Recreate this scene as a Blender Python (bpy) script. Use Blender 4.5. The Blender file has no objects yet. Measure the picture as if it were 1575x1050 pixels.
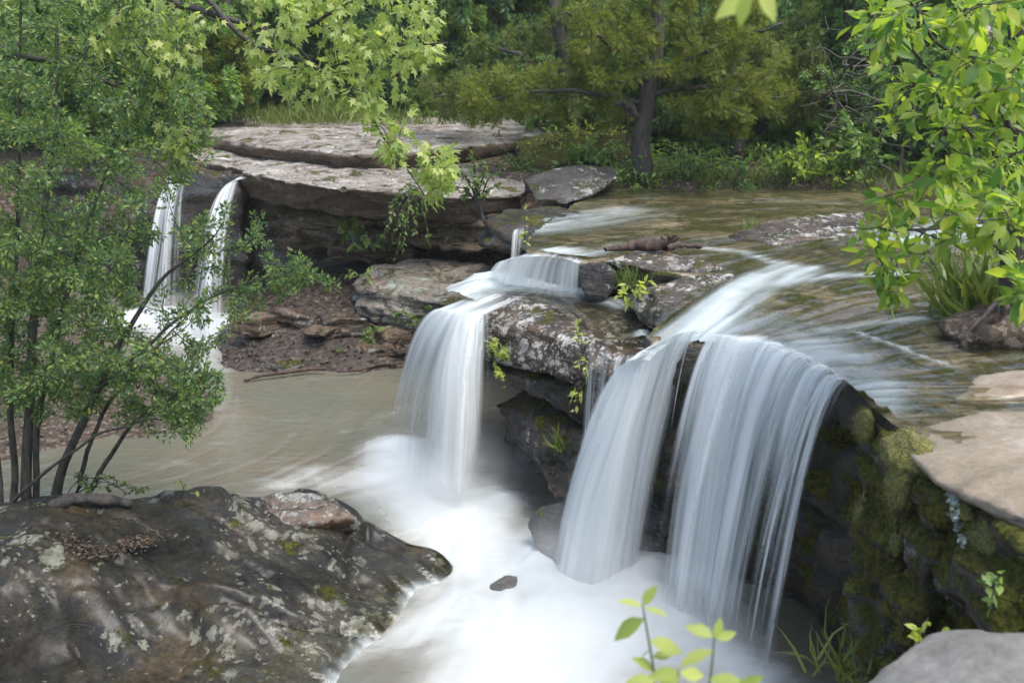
import bpy, bmesh, math, random
import numpy as np
from mathutils import Vector

# ------------------------------------------------------------------ camera, light, exposure
scn = bpy.context.scene
COL = scn.collection
FPX = 1531.0                                   # focal length in photograph pixels
PITCH = math.atan(425.0 / FPX)
ZC = 3.85
cam_d = bpy.data.cameras.new('camera')
cam_d.sensor_width = 36.0
cam_d.lens = 36.0 * FPX / 1575.0
cam_d.clip_start = 0.05
cam_d.clip_end = 500.0
cam_d.dof.use_dof = True
cam_d.dof.focus_distance = 9.0
cam_d.dof.aperture_fstop = 2.6
cam = bpy.data.objects.new('camera', cam_d)
cam.location = (0, 0, ZC)
cam.rotation_euler = (math.pi / 2 - PITCH, 0, 0)
COL.objects.link(cam)
scn.camera = cam

SUN_EL, SUN_AZ = 64.0, 128.0                   # azimuth measured from +y towards +x
w = bpy.data.worlds.new('World')
scn.world = w
w.use_nodes = True
nt = w.node_tree
bg = nt.nodes['Background']
sky = nt.nodes.new('ShaderNodeTexSky')
sky.sky_type = 'NISHITA'
sky.sun_disc = False
sky.sun_elevation = math.radians(SUN_EL)
sky.sun_rotation = math.radians(SUN_AZ)
sky.air_density = 1.0
sky.dust_density = 3.0
sky.ozone_density = 1.0
cloud = nt.nodes.new('ShaderNodeHueSaturation')          # thin overcast: the blue is washed out
cloud.inputs['Saturation'].default_value = 0.9
nt.links.new(sky.outputs[0], cloud.inputs['Color'])
nt.links.new(cloud.outputs[0], bg.inputs['Color'])
bg.inputs['Strength'].default_value = 0.15
sun_d = bpy.data.lights.new('sun', 'SUN')
sun_d.energy = 1.3
sun_d.angle = math.radians(40)
sun_d.color = (1.0, 0.98, 0.94)
sun = bpy.data.objects.new('sun', sun_d)
_e, _a = math.radians(SUN_EL), math.radians(SUN_AZ)
_v = Vector((math.sin(_a) * math.cos(_e), math.cos(_a) * math.cos(_e), math.sin(_e)))
sun.rotation_euler = _v.to_track_quat('Z', 'Y').to_euler()
sun.location = (0, 0, 30)
COL.objects.link(sun)
scn.view_settings.view_transform = 'Standard'
scn.view_settings.look = 'None'
scn.view_settings.gamma = 1.0
scn.view_settings.exposure = 1.45
cy = scn.cycles
cy.max_bounces = 10
cy.diffuse_bounces = 4
cy.glossy_bounces = 3
cy.transmission_bounces = 4
cy.transparent_max_bounces = 24
cy.volume_bounces = 2
cy.caustics_reflective = False
cy.caustics_refractive = False
cy.use_denoising = True

# ------------------------------------------------------------------ helpers
_S, _C = math.sin(PITCH), math.cos(PITCH)
def ray(px, py):
    a = (px - 787.5) / FPX; b = (525.0 - py) / FPX
    return np.array((a, _C + b * _S, -_S + b * _C))
def P(px, py, z):                              # where the sight line meets height z
    d = ray(px, py); return np.array((0, 0, ZC)) + d * ((z - ZC) / d[2])
def D(px, py, y):                              # where the sight line meets depth y
    d = ray(px, py); return np.array((0, 0, ZC)) + d * (y / d[1])

def _hash(ix, iy, iz, seed):
    h = (ix.astype(np.uint32) * np.uint32(374761393) + iy.astype(np.uint32) * np.uint32(668265263)
         + iz.astype(np.uint32) * np.uint32(2147483647 - 97) + np.uint32(seed * 7919 + 13))
    h = (h ^ (h >> np.uint32(13))) * np.uint32(1274126177)
    h = (h ^ (h >> np.uint32(16))) * np.uint32(2246822519)
    h = h ^ (h >> np.uint32(15))
    return h.astype(np.float64) / 4294967295.0 * 2 - 1
def vnoise(p, seed=0):
    p = np.asarray(p, float)
    i = np.floor(p).astype(np.int64); f = p - i
    f = f * f * f * (f * (f * 6 - 15) + 10)
    out = 0
    for dx in (0, 1):
        wx = f[:, 0] if dx else 1 - f[:, 0]
        for dy in (0, 1):
            wy = f[:, 1] if dy else 1 - f[:, 1]
            for dz in (0, 1):
                wz = f[:, 2] if dz else 1 - f[:, 2]
                out = out + wx * wy * wz * _hash(i[:, 0] + dx, i[:, 1] + dy, i[:, 2] + dz, seed)
    return out
def fbm(p, scale=1.0, oct=4, seed=0, gain=0.5, ridged=False):
    p = np.asarray(p, float) * scale
    a, s, out = 1.0, 0.0, 0
    for k in range(oct):
        n = vnoise(p + 17.3 * k, seed + k)
        if ridged: n = 1 - 2 * np.abs(n)
        out = out + a * n; s += a
        a *= gain; p = p * 2.03
    return out / s
def sstep(a, b, x):
    t = np.clip((x - a) / (b - a), 0, 1); return t * t * (3 - 2 * t)
def rbf(ctrl, xy, smooth=1e-3):                # thin-plate surface through control points
    c = np.asarray(ctrl, float); X = c[:, :2]; n = len(X)
    def k(r): return np.where(r > 1e-9, r * r * np.log(r + 1e-12), 0)
    K = k(np.linalg.norm(X[:, None] - X[None], axis=2)) + smooth * np.eye(n)
    Pm = np.hstack([np.ones((n, 1)), X])
    A = np.block([[K, Pm], [Pm.T, np.zeros((3, 3))]])
    sol = np.linalg.solve(A, np.concatenate([c[:, 2], np.zeros(3)]))
    out = np.empty(len(xy))
    for s in range(0, len(xy), 20000):
        q = xy[s:s + 20000]
        out[s:s + 20000] = k(np.linalg.norm(q[:, None] - X[None], axis=2)) @ sol[:n] + sol[n] + q @ sol[n + 1:]
    return out

def mesh_np(name, V, F, attrs=None, uv=None, smooth=True):
    """V (n,3); F list of int arrays (m,k) or one array"""
    V = np.asarray(V, np.float32)
    if not isinstance(F, (list, tuple)): F = [F]
    F = [np.asarray(f, np.int32) for f in F if len(f)]
    me = bpy.data.meshes.new(name)
    me.vertices.add(len(V)); me.vertices.foreach_set('co', V.ravel())
    loops = np.concatenate([f.ravel() for f in F])
    sizes = np.concatenate([np.full(len(f), f.shape[1], np.int32) for f in F])
    starts = np.concatenate([[0], np.cumsum(sizes)[:-1]]).astype(np.int32)
    me.loops.add(len(loops)); me.loops.foreach_set('vertex_index', loops)
    me.polygons.add(len(sizes)); me.polygons.foreach_set('loop_start', starts)
    try: me.polygons.foreach_set('loop_total', sizes)
    except Exception: pass
    if smooth: me.polygons.foreach_set('use_smooth', np.ones(len(sizes), bool))
    me.update(calc_edges=True)
    for k, v in (attrs or {}).items():
        a = me.attributes.new(k, 'FLOAT', 'POINT'); a.data.foreach_set('value', np.asarray(v, np.float32))
    if uv is not None:
        l = me.uv_layers.new(name='UVMap'); l.data.foreach_set('uv', np.asarray(uv, np.float32)[loops].ravel())
    return me
def put(name, me, mat, loc=(0, 0, 0), parent=None, **tags):
    o = bpy.data.objects.new(name, me); COL.objects.link(o)
    o.location = loc
    if mat is not None and me is not None and not me.materials: me.materials.append(mat)
    if parent is not None: o.parent = parent
    for k, v in tags.items(): o[k] = v
    return o
def part(name, V, F, mat, root, attrs=None, uv=None, smooth=True, **tags):
    """mesh given in world coordinates, hung under root"""
    V = np.asarray(V, float) - np.array(root.location)
    return put(name, mesh_np(name, V, F, attrs, uv, smooth), mat, parent=root, **tags)
def empty(name, loc, label, cat, group=None):
    o = bpy.data.objects.new(name, None); COL.objects.link(o); o.location = [float(v) for v in loc]
    o.empty_display_size = 0.2
    o['label'] = label; o['category'] = cat; o['kind'] = 'thing'
    if group: o['group'] = group
    return o
def solo(name, V, F, mat, label, cat, group=None, attrs=None, uv=None, smooth=True, loc=None):
    V = np.asarray(V, float)
    if loc is None: loc = np.array((V[:, 0].mean(), V[:, 1].mean(), V[:, 2].min()))
    o = put(name, mesh_np(name, V - loc, F, attrs, uv, smooth), mat, [float(v) for v in loc])
    o['kind'] = 'thing'; o['label'] = label; o['category'] = cat
    if group: o['group'] = group
    return o
def structure(name, V, F, mat, attrs=None, uv=None, kind='structure'):
    return put(name, mesh_np(name, V, F, attrs, uv), mat, kind=kind)

# ------------------------------------------------------------------ node helpers
class N:
    def __init__(s, name):
        s.m = bpy.data.materials.new(name); s.m.use_nodes = True
        s.t = s.m.node_tree; s.t.nodes.clear(); s.out = s.t.nodes.new('ShaderNodeOutputMaterial')
    def n(s, typ, ins=None, **props):
        x = s.t.nodes.new('ShaderNode' + typ)
        for k, v in props.items(): setattr(x, k, v)
        for k, v in (ins or {}).items(): s.set(x.inputs[k], v)
        return x
    def set(s, sock, v):
        if hasattr(v, 'is_output'): s.t.links.new(v, sock)
        elif hasattr(v, 'outputs'): s.t.links.new(v.outputs[0], sock)
        else:
            if isinstance(v, (tuple, list)) and len(v) == 3 and sock.type == 'RGBA': v = (*v, 1)
            sock.default_value = v
    def math(s, op, a, b=0.5, c=None, clamp=False):
        x = s.n('Math', {0: a, 1: b}, operation=op, use_clamp=clamp)
        if c is not None: s.set(x.inputs[2], c)
        return x.outputs[0]
    def mix(s, f, a, b, blend='MIX'):
        x = s.n('Mix', data_type='RGBA', blend_type=blend)
        s.set(x.inputs[0], f); s.set(x.inputs[6], a); s.set(x.inputs[7], b); return x.outputs[2]
    def ramp(s, f, lo, hi):
        x = s.n('MapRange', {0: f, 1: lo, 2: hi, 3: 0.0, 4: 1.0}, interpolation_type='SMOOTHSTEP', clamp=True); return x.outputs[0]
    def noise(s, vec, scale, detail=4, rough=0.55, dist=0.0, color=False):
        x = s.n('TexNoise', {'Vector': vec, 'Scale': scale, 'Detail': detail, 'Roughness': rough, 'Distortion': dist})
        return x.outputs[1 if color else 0]
    def map(s, vec, scale=(1, 1, 1), loc=(0, 0, 0), rot=(0, 0, 0)):
        return s.n('Mapping', {'Vector': vec, 'Location': loc, 'Rotation': rot, 'Scale': scale}).outputs[0]
    def attr(s, name): return s.n('Attribute', attribute_name=name).outputs['Fac']
    def obj(s): return s.n('TexCoord').outputs['Object']
    def bump(s, h, strength, dist, normal=None):
        x = s.n('Bump', {'Height': h, 'Strength': strength, 'Distance': dist})
        if normal is not None: s.set(x.inputs['Normal'], normal)
        return x.outputs[0]
    def finish(s, sh): s.t.links.new(sh.outputs[0] if hasattr(sh, 'outputs') else sh, s.out.inputs[0]); return s.m

def rock_mat(name, dark, mid, light, lichen=0.5, lich_col=(0.52, 0.55, 0.48), lich_scale=5.0, moss=0.0, wet=0.5,
             strata=0.5, stain=0.3, moss_up=0.45, bumps=1.0, mottle=0.0, side=None, seams=0.8, coat=0.16, stain_col=(0.23, 0.125, 0.055), grain=0.85, film=1.0, soak=False):
    m = N(name); c = m.obj()
    g = m.n('NewGeometry').outputs['Normal']
    nz = m.n('SeparateXYZ', {0: g}).outputs[2]
    wv = m.noise(c, 1.3, 5, color=True)
    warp = m.n('VectorMath', {0: c, 1: m.n('VectorMath', {0: wv, 1: (0.55, 0.55, 0.22)}, operation='MULTIPLY').outputs[0]}, operation='ADD').outputs[0]
    a = m.noise(warp, 1.7, 10, 0.66)
    b = m.noise(m.map(warp, (1.1, 1.1, 11)), 1.2, 8, 0.66)
    fine = m.noise(c, 24, 8, 0.75)
    t = m.math('ADD', m.math('MULTIPLY', a, 1 - 0.5 * strata), m.math('MULTIPLY', b, 0.5 * strata))
    col = m.mix(m.ramp(t, 0.33, 0.52), dark, mid)
    col = m.mix(m.ramp(t, 0.50, 0.64), col, light)
    if stain:
        st = m.ramp(m.noise(m.map(c, (1, 1, 1.6), (3.1, 8, 1)), 1.9, 8, 0.65), 0.50, 0.64)
        col = m.mix(m.math('MULTIPLY', st, stain), col, stain_col)
    col = m.mix(grain, col, m.mix(m.ramp(fine, 0.30, 0.70), (0.30, 0.30, 0.30), (1.30, 1.28, 1.24)), 'MULTIPLY')
    if strata:
        bl = m.noise(m.map(warp, (0.30, 0.30, 6.5), (2, 5, 1)), 1.0, 4, 0.6)
        ln = m.math('MULTIPLY', m.ramp(m.math('ABSOLUTE', m.math('SUBTRACT', bl, 0.5)), 0.022, 0.004), m.ramp(m.math('ABSOLUTE', nz), 0.85, 0.5))
        col = m.mix(m.math('MULTIPLY', ln, min(.85, strata)), col, (0.014, 0.011, 0.009))
    # bedding seams and joints: thin dark lines
    seam = m.n('TexVoronoi', {'Vector': m.map(warp, (0.9, 0.9, 3.6)), 'Scale': 1.3, 'Randomness': 1.0}, feature='DISTANCE_TO_EDGE').outputs['Distance']
    sm = m.math('MULTIPLY', m.ramp(seam, 0.016, 0.002), m.ramp(m.noise(c, 2.1, 3), 0.40, 0.58))
    col = m.mix(m.math('MULTIPLY', sm, seams), col, (0.010, 0.009, 0.008))
    lm = None
    if lichen:
        v1 = m.n('TexVoronoi', {'Vector': warp, 'Scale': lich_scale, 'Randomness': 1.0}, feature='F1').outputs['Distance']
        v2 = m.n('TexVoronoi', {'Vector': warp, 'Scale': lich_scale * 2.7, 'Randomness': 1.0}, feature='F1').outputs['Distance']
        rg = m.math('MULTIPLY', m.math('SUBTRACT', m.noise(c, 30, 8, 0.78), 0.5), 1.1)
        zone = m.noise(c, 1.4, 6, 0.6)
        zf = m.ramp(zone, 0.44 - 0.10 * lichen, 0.72 - 0.16 * lichen)
        l1 = m.ramp(m.math('SUBTRACT', m.math('MULTIPLY', zf, 0.40), m.math('ADD', v1, rg)), -0.02, 0.05)
        l2 = m.ramp(m.math('SUBTRACT', m.math('MULTIPLY', zf, 0.36), m.math('ADD', v2, rg)), -0.02, 0.05)
        lm = m.math('MAXIMUM', l1, m.math('MULTIPLY', l2, 0.85))
        if mottle:
            mt = m.ramp(m.noise(m.map(warp, (1, 1, 1.5), (9, 2, 4)), 6.5, 10, 0.78), 0.53, 0.60)
            lm = m.math('MAXIMUM', lm, m.math('MULTIPLY', m.math('MULTIPLY', mt, mottle), m.ramp(zone, 0.34, 0.52)))
        lm = m.math('MULTIPLY', lm, min(1, 0.55 + 0.5 * lichen))
        lc = m.mix(m.ramp(m.noise(c, 8, 6), 0.35, 0.65), lich_col, tuple(x * 0.58 for x in lich_col))
        lc = m.mix(m.math('MULTIPLY', m.ramp(fine, .35, .65), 0.5), lc, tuple(x * 0.45 for x in lich_col))
        col = m.mix(lm, col, lc)
    sd = None
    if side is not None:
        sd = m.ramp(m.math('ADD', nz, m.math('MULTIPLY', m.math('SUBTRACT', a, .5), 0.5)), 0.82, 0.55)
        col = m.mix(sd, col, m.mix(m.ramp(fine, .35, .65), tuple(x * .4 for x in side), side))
    mm = None
    if moss:
        mn = m.noise(c, 2.6, 9, 0.7)
        up = m.math('MULTIPLY', m.ramp(nz, -0.6 + moss_up, 0.5 + moss_up), 0.22)
        mm = m.ramp(m.math('ADD', mn, up), 0.80 - 0.34 * moss, 0.88 - 0.34 * moss)
        mc = m.mix(m.ramp(m.noise(c, 32, 7, 0.75), .34, .66), (0.02, 0.026, 0.005), (0.19, 0.19, 0.026))
        mc = m.mix(m.ramp(m.noise(c, 3.3, 4), .45, .65), mc, m.mix(0.5, mc, (0.035, 0.03, 0.008)))
        col = m.mix(mm, col, mc)
    wetn = m.noise(c, 2.2, 5)
    rough = m.n('MapRange', {0: wetn, 1: 0.35, 2: 0.65, 3: 0.80 - 0.50 * wet, 4: 0.88 - 0.25 * wet}).outputs[0]
    if mm is not None: rough = m.math('MAXIMUM', rough, mm)
    h = m.math('ADD', m.math('MULTIPLY', m.noise(warp, 6, 10, 0.72), 1.0), m.math('MULTIPLY', b, 0.8 * strata))
    h = m.math('SUBTRACT', h, m.math('MULTIPLY', sm, 0.6 * seams))
    if strata: h = m.math('SUBTRACT', h, m.math('MULTIPLY', ln, 0.35))
    soft = m.bump(m.noise(warp, 2.6, 6, 0.55) if soak else h, 0.24 if soak else 0.45 * bumps, 0.10 if soak else 0.06)
    if mm is not None: h = m.math('ADD', h, m.math('MULTIPLY', mm, m.math('MULTIPLY', m.noise(c, 60, 4), 0.9)))
    nb = m.bump(h, 1.0 * bumps, 0.075)
    nb = m.bump(fine, 0.6 * bumps, 0.018, nb)
    bs = m.n('BsdfPrincipled', {'Base Color': col, 'Roughness': rough, 'Normal': nb, 'Specular IOR Level': 0.45 - 0.3 * wet})
    if wet > 0.4:
        cw = m.math('MULTIPLY', m.ramp(m.noise(c, 1.1, 4), 0.30 if soak else 0.30, 0.55 if soak else 0.58), (0.45 if soak else min(1.0, 1.15 * wet)))
        if mm is not None: cw = m.math('MULTIPLY', cw, m.math('SUBTRACT', 1.0, mm))
        m.set(bs.inputs['Coat Weight'], cw); bs.inputs['Coat Roughness'].default_value = coat; bs.inputs['Coat IOR'].default_value = 1.55
        m.set(bs.inputs['Coat Normal'], soft)
    return m.finish(bs)

def leaf_mat(name, a, b, trans=0.4, rough=0.42, spec=0.35, yel=None):
    m = N(name); t = m.attr('tint')
    col = m.mix(t, a, b)
    if yel is not None: col = m.mix(m.ramp(t, 0.86, 1.0), col, yel)
    tc = m.mix(1.0, col, (1.5, 1.6, 0.75), 'MULTIPLY')
    d = m.n('BsdfPrincipled', {'Base Color': col, 'Roughness': rough, 'Specular IOR Level': spec})
    tr = m.n('BsdfTranslucent', {'Color': tc})
    return m.finish(m.n('MixShader', {0: trans, 1: d, 2: tr}))
def bark_mat(name, a, b, spots=None):
    m = N(name); c = m.obj()
    n1 = m.noise(m.map(c, (9, 9, 2.2)), 3, 7, 0.65)
    col = m.mix(m.ramp(n1, 0.3, 0.7), a, b)
    if spots: col = m.mix(m.ramp(m.noise(c, 11, 6, 0.7), 0.52, 0.6), col, spots)
    return m.finish(m.n('BsdfPrincipled', {'Base Color': col, 'Roughness': 0.85, 'Normal': m.bump(n1, 0.8, 0.02)}))

# ------------------------------------------------------------------ rock building
DG = None
def remesh_hulls(hulls, vox, smooth_it=2):
    bm = bmesh.new()
    for h in hulls:
        b2 = bmesh.new()
        for p in h: b2.verts.new([float(v) for v in p])
        r = bmesh.ops.convex_hull(b2, input=b2.verts)
        junk = [g for g in r['geom_interior'] if isinstance(g, bmesh.types.BMVert)]
        if junk: bmesh.ops.delete(b2, geom=junk, context='VERTS')
        bmesh.ops.recalc_face_normals(b2, faces=b2.faces)
        m2 = bpy.data.meshes.new('tmp'); b2.to_mesh(m2); b2.free()
        bm.from_mesh(m2); bpy.data.meshes.remove(m2)
    me = bpy.data.meshes.new('tmp'); bm.to_mesh(me); bm.free()
    o = bpy.data.objects.new('tmp', me); COL.objects.link(o)
    md = o.modifiers.new('r', 'REMESH'); md.mode = 'VOXEL'; md.voxel_size = vox; md.adaptivity = 0
    if smooth_it:
        sm = o.modifiers.new('s', 'SMOOTH'); sm.factor = 0.5; sm.iterations = smooth_it
    dg = bpy.context.evaluated_depsgraph_get()
    ev = o.evaluated_get(dg); m3 = ev.to_mesh()
    V = np.empty(len(m3.vertices) * 3, np.float32); m3.vertices.foreach_get('co', V); V = V.reshape(-1, 3).astype(float)
    Nn = np.empty(len(m3.vertices) * 3, np.float32); m3.vertices.foreach_get('normal', Nn); Nn = Nn.reshape(-1, 3).astype(float)
    n = len(m3.polygons); L = np.empty(len(m3.loops), np.int32); m3.loops.foreach_get('vertex_index', L)
    sz = np.empty(n, np.int32); m3.polygons.foreach_get('loop_total', sz)
    st = np.concatenate([[0], np.cumsum(sz)[:-1]])
    F = []
    for k in (3, 4):
        s = st[sz == k]
        if len(s): F.append(L[s[:, None] + np.arange(k)[None]])
    ev.to_mesh_clear()
    bpy.data.objects.remove(o); bpy.data.meshes.remove(me)
    return V, Nn, F
def cells(p, seed):
    """nearest jittered lattice point: a random value per cell and how far the cell's edge is"""
    i0 = np.floor(p).astype(np.int64); d1 = np.full(len(p), 9.0); d2 = d1.copy(); val = np.zeros(len(p))
    for dx in (-1, 0, 1):
        for dy in (-1, 0, 1):
            for dz in (-1, 0, 1):
                q = i0 + (dx, dy, dz)
                f = [q[:, k] + 0.5 + 0.46 * _hash(q[:, 0], q[:, 1], q[:, 2], seed + 11 * k) for k in range(3)]
                d = np.sqrt(sum((p[:, k] - f[k]) ** 2 for k in range(3))); v = _hash(q[:, 0], q[:, 1], q[:, 2], seed + 55)
                near = d < d1; d2 = np.where(near, d1, np.minimum(d2, d)); val = np.where(near, v, val); d1 = np.where(near, d, d1)
    return val, d2 - d1
def rough_rock(V, Nn, amp=0.06, scale=1.5, strat=0.05, sfreq=5.0, fine=0.012, seed=1, top_flat=0.4, block=None):
    if block is None: block = 0.9 * strat + 0.15 * amp
    if block:
        wv = V + 0.16 * np.stack([fbm(V, 1.6, 3, seed + 60 + k) for k in range(3)], 1)
        cv, ce = cells(wv * scale * np.array((0.9, 0.9, 2.4)), seed + 40)
        c2, ce2 = cells(wv * scale * np.array((2.4, 2.4, 5.0)), seed + 70)
        sd = 0.25 + 0.75 * (1 - np.abs(Nn[:, 2]))
        V = V + Nn * (block * sd * (cv * sstep(0, .12, ce) - 0.5 * (1 - sstep(0.0, 0.10, ce)) + 0.35 * c2 * sstep(0, .15, ce2)))[:, None]
    n1 = fbm(V, scale, 5, seed)
    wz = V[:, 2] + 0.10 * fbm(V, 0.9, 3, seed + 9)
    q = np.stack([V[:, 0] * 0.35, V[:, 1] * 0.35, wz * sfreq], 1)
    s = fbm(q, 1.0, 3, seed + 20)
    s = np.sign(s) * np.abs(s) ** 0.6
    side = 1 - np.abs(Nn[:, 2])
    rid = fbm(V, scale * 1.7, 3, seed + 31, ridged=True)
    d = amp * n1 * (1 - top_flat * np.maximum(Nn[:, 2], 0)) + strat * s * side + fine * fbm(V, 13, 4, seed + 5) \
        - 0.55 * amp * np.maximum(rid - 0.55, 0) * 2
    return V + Nn * d[:, None]
def rock(name, hulls, mat, label, cat='rock', group=None, vox=0.045, root=None, post=None, **kw):
    V, Nn, F = remesh_hulls(hulls, vox)
    V = rough_rock(V, Nn, **kw)
    if post: V = post(V)
    if root is not None: return part(name, V, F, mat, root)
    return solo(name, V, F, mat, label, cat, group)
def prism(poly, z0, z1, inset=0.0):
    p = np.asarray(poly, float)[:, :2]; c = p.mean(0)
    lo = c + (p - c) * (1 - inset)
    return [(*q, z0) for q in lo] + [(*q, z1) for q in p]
def boulder_hull(c, r, seed, n=22):
    rng = np.random.default_rng(seed); v = rng.normal(size=(n, 3)); v /= np.linalg.norm(v, axis=1)[:, None]
    return np.asarray(c) + v * np.asarray(r) * rng.uniform(0.82, 1.05, (n, 1))

def grid_faces(nx, ny):                        # vertex index = j*nx+i
    i, j = np.meshgrid(np.arange(nx - 1), np.arange(ny - 1)); a = (j * nx + i).ravel()
    return np.stack([a, a + 1, a + 1 + nx, a + nx], 1)
def hgrid(x0, x1, y0, y1, res):
    xs = np.arange(x0, x1 + 1e-6, res); ys = np.arange(y0, y1 + 1e-6, res)
    X, Y = np.meshgrid(xs, ys); return X, Y, grid_faces(len(xs), len(ys))
def drop_faces(F, keep):                       # keep faces all of whose vertices are kept
    return F[keep[F].all(1)]
def compact(V, F, *arrs):
    used = np.unique(F); m = np.full(len(V), -1); m[used] = np.arange(len(used))
    return (V[used], m[F], *[a[used] for a in arrs])

# ------------------------------------------------------------------ foliage building
LEAF_OVAL = (np.array([(0, 0, 0), (.20, .28, .05), (-.20, .28, .05), (.23, .55, .04), (-.23, .55, .04), (0, 1, -.10), (0, .28, 0), (0, .58, -.02), (.12, .8, -.01), (-.12, .8, -.01)]),
             [np.array([(0, 1, 6), (0, 6, 2), (7, 8, 5), (9, 7, 5)]), np.array([(6, 1, 3, 7), (2, 6, 7, 4), (7, 3, 8, 8), (4, 7, 9, 9)])])
LEAF_OVAL = (LEAF_OVAL[0], [np.array([(0, 1, 6), (0, 6, 2), (7, 8, 5), (9, 7, 5), (7, 3, 8), (4, 7, 9)]), np.array([(6, 1, 3, 7), (2, 6, 7, 4)])])
LEAF_SIMPLE = (np.array([(0, 0, 0), (.24, .45, .05), (0, 1, -.06), (-.24, .45, .05)]), [np.array([(0, 1, 2), (0, 2, 3)])])
def _star():
    out = [(0, 0, 0)]
    for k in range(5):
        a = math.radians(-112 + 56 * k); r = (0.50, 0.62, 0.74, 0.62, 0.50)[k]
        if k: 
            b = a - math.radians(28); out.append((0.27 * math.sin(b), 0.42 + 0.27 * math.cos(b), 0.02))
        else: out.append((-0.10, 0.16, 0.0))
        for s in (-1, 1):
            b = a + s * math.radians(9); out.append((0.72 * r * math.sin(b), 0.42 + 0.72 * r * math.cos(b), 0.0))
            if s == -1: out.append((r * math.sin(a), 0.42 + r * math.cos(a), -0.07))
    out.append((0.10, 0.16, 0.0))
    v = np.array(out); c = len(v); v = np.vstack([v, (0, 0.40, -0.03)])
    idx = list(range(0, c)); f = [(c, idx[(i + 1) % c], idx[i]) for i in range(c)]
    return v, [np.array(f)]
LEAF_STAR = _star()
def _spray(n, L, wd, seed):                    # one feathery scale-leaf twig
    rng = np.random.default_rng(seed); V = []; F = []
    for k in range(n):
        t = k / n; y0 = 0.75 * t; s = 1 if k % 2 else -1
        a = s * rng.uniform(0.35, 0.9); l = L * rng.uniform(0.6, 1.1) * (1 - 0.45 * t)
        d = np.array((math.sin(a), math.cos(a), rng.uniform(-.25, .3))); p = np.array((0, y0, 0))
        q = np.array((d[1], -d[0], 0)) * wd; b = len(V)
        V += [p - q * .5, p + q * .5, p + d * l * .6 + q, p + d * l, p + d * l * .6 - q]
        F += [(b, b + 1, b + 2), (b, b + 2, b + 4), (b + 4, b + 2, b + 3)]
    return np.array(V), [np.array(F)]
SPRAY = _spray(9, 0.50, 0.038, 3)
BLADE = (np.array([(-.03, 0, 0), (.03, 0, 0), (-.025, .45, .10), (.025, .45, .10), (-.012, .8, -.0), (.012, .8, -.0), (0, 1, -.15)]),
         [np.array([(0, 1, 3, 2), (2, 3, 5, 4)]), np.array([(4, 5, 6)])])
def unit(v): return v / (np.linalg.norm(v, axis=-1, keepdims=True) + 1e-9)
def scatter(tmpl, pos, dirs, ups, size, rng, tint=None):
    tv, tf = tmpl; pos = np.asarray(pos, float); n = len(pos)
    y = unit(np.asarray(dirs, float)); u = np.asarray(ups, float)
    x = unit(np.cross(y, u)); z = np.cross(x, y)
    s = np.broadcast_to(np.asarray(size, float), (n,))[:, None, None]
    V = pos[:, None] + s * (tv[None, :, 0:1] * x[:, None] + tv[None, :, 1:2] * y[:, None] + tv[None, :, 2:3] * z[:, None])
    off = (np.arange(n) * len(tv))[:, None, None]
    F = [(f[None] + off).reshape(-1, f.shape[1]) for f in tf]
    if tint is None: tint = rng.uniform(0, 1, n)
    return V.reshape(-1, 3), F, np.repeat(tint, len(tv))
def merge(parts):
    Vs, Fs, Ts = [], {}, []; off = 0
    for V, F, T in parts:
        Vs.append(V); Ts.append(T)
        for f in F: Fs.setdefault(f.shape[1], []).append(f + off)
        off += len(V)
    return np.vstack(Vs), [np.vstack(v) for v in Fs.values()], np.concatenate(Ts)
def tubes(polys, k=5):
    """polys: list of (points (n,3), radii (n,))"""
    Vs, Fs = [], []; off = 0
    ang = np.arange(k) * 2 * math.pi / k; ca, sa = np.cos(ang), np.sin(ang)
    for p, r in polys:
        p = np.asarray(p, float); n = len(p)
        if n < 2: continue
        r = np.broadcast_to(np.asarray(r, float), (n,))
        t = unit(np.gradient(p, axis=0))
        ref = np.array((0.31, 0.17, 0.93)) if abs(t[0, 2]) < 0.9 else np.array((0.9, 0.3, 0.1))
        x = unit(np.cross(t, ref)); y = np.cross(t, x)
        ring = p[:, None] + r[:, None, None] * (ca[None, :, None] * x[:, None] + sa[None, :, None] * y[:, None])
        Vs.append(ring.reshape(-1, 3)); Vs.append(p[-1:] + t[-1:] * r[-1])
        i, j = np.meshgrid(np.arange(k), np.arange(n - 1)); a = off + j * k + i; b = off + j * k + (i + 1) % k
        Fs.append(np.stack([a, b, b + k, a + k], -1).reshape(-1, 4))
        tip = off + n * k; e = off + (n - 1) * k
        Fs.append(np.array([(e + q, e + (q + 1) % k, tip, tip) for q in range(k)]))
        off += n * k + 1
    F = np.vstack(Fs); tri = F[:, 2] == F[:, 3]
    return np.vstack(Vs), [F[~tri], F[tri][:, :3]]
def smooth_path(pts, n, wob=0.0, rng=None):
    p = np.asarray(pts, float); s = np.concatenate([[0], np.cumsum(np.linalg.norm(np.diff(p, axis=0), axis=1))])
    q = np.linspace(0, s[-1], n); out = np.stack([np.interp(q, s, p[:, k]) for k in range(3)], 1)
    for _ in range(3): out[1:-1] = (out[:-2] + 2 * out[1:-1] + out[2:]) / 4
    if wob and rng is not None:
        nz = rng.normal(size=(n, 3)); 
        for _ in range(2): nz[1:-1] = (nz[:-2] + nz[1:-1] + nz[2:]) / 3
        nz[0] = 0; nz[-1] *= .5; out = out + wob * nz
    return out
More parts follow.
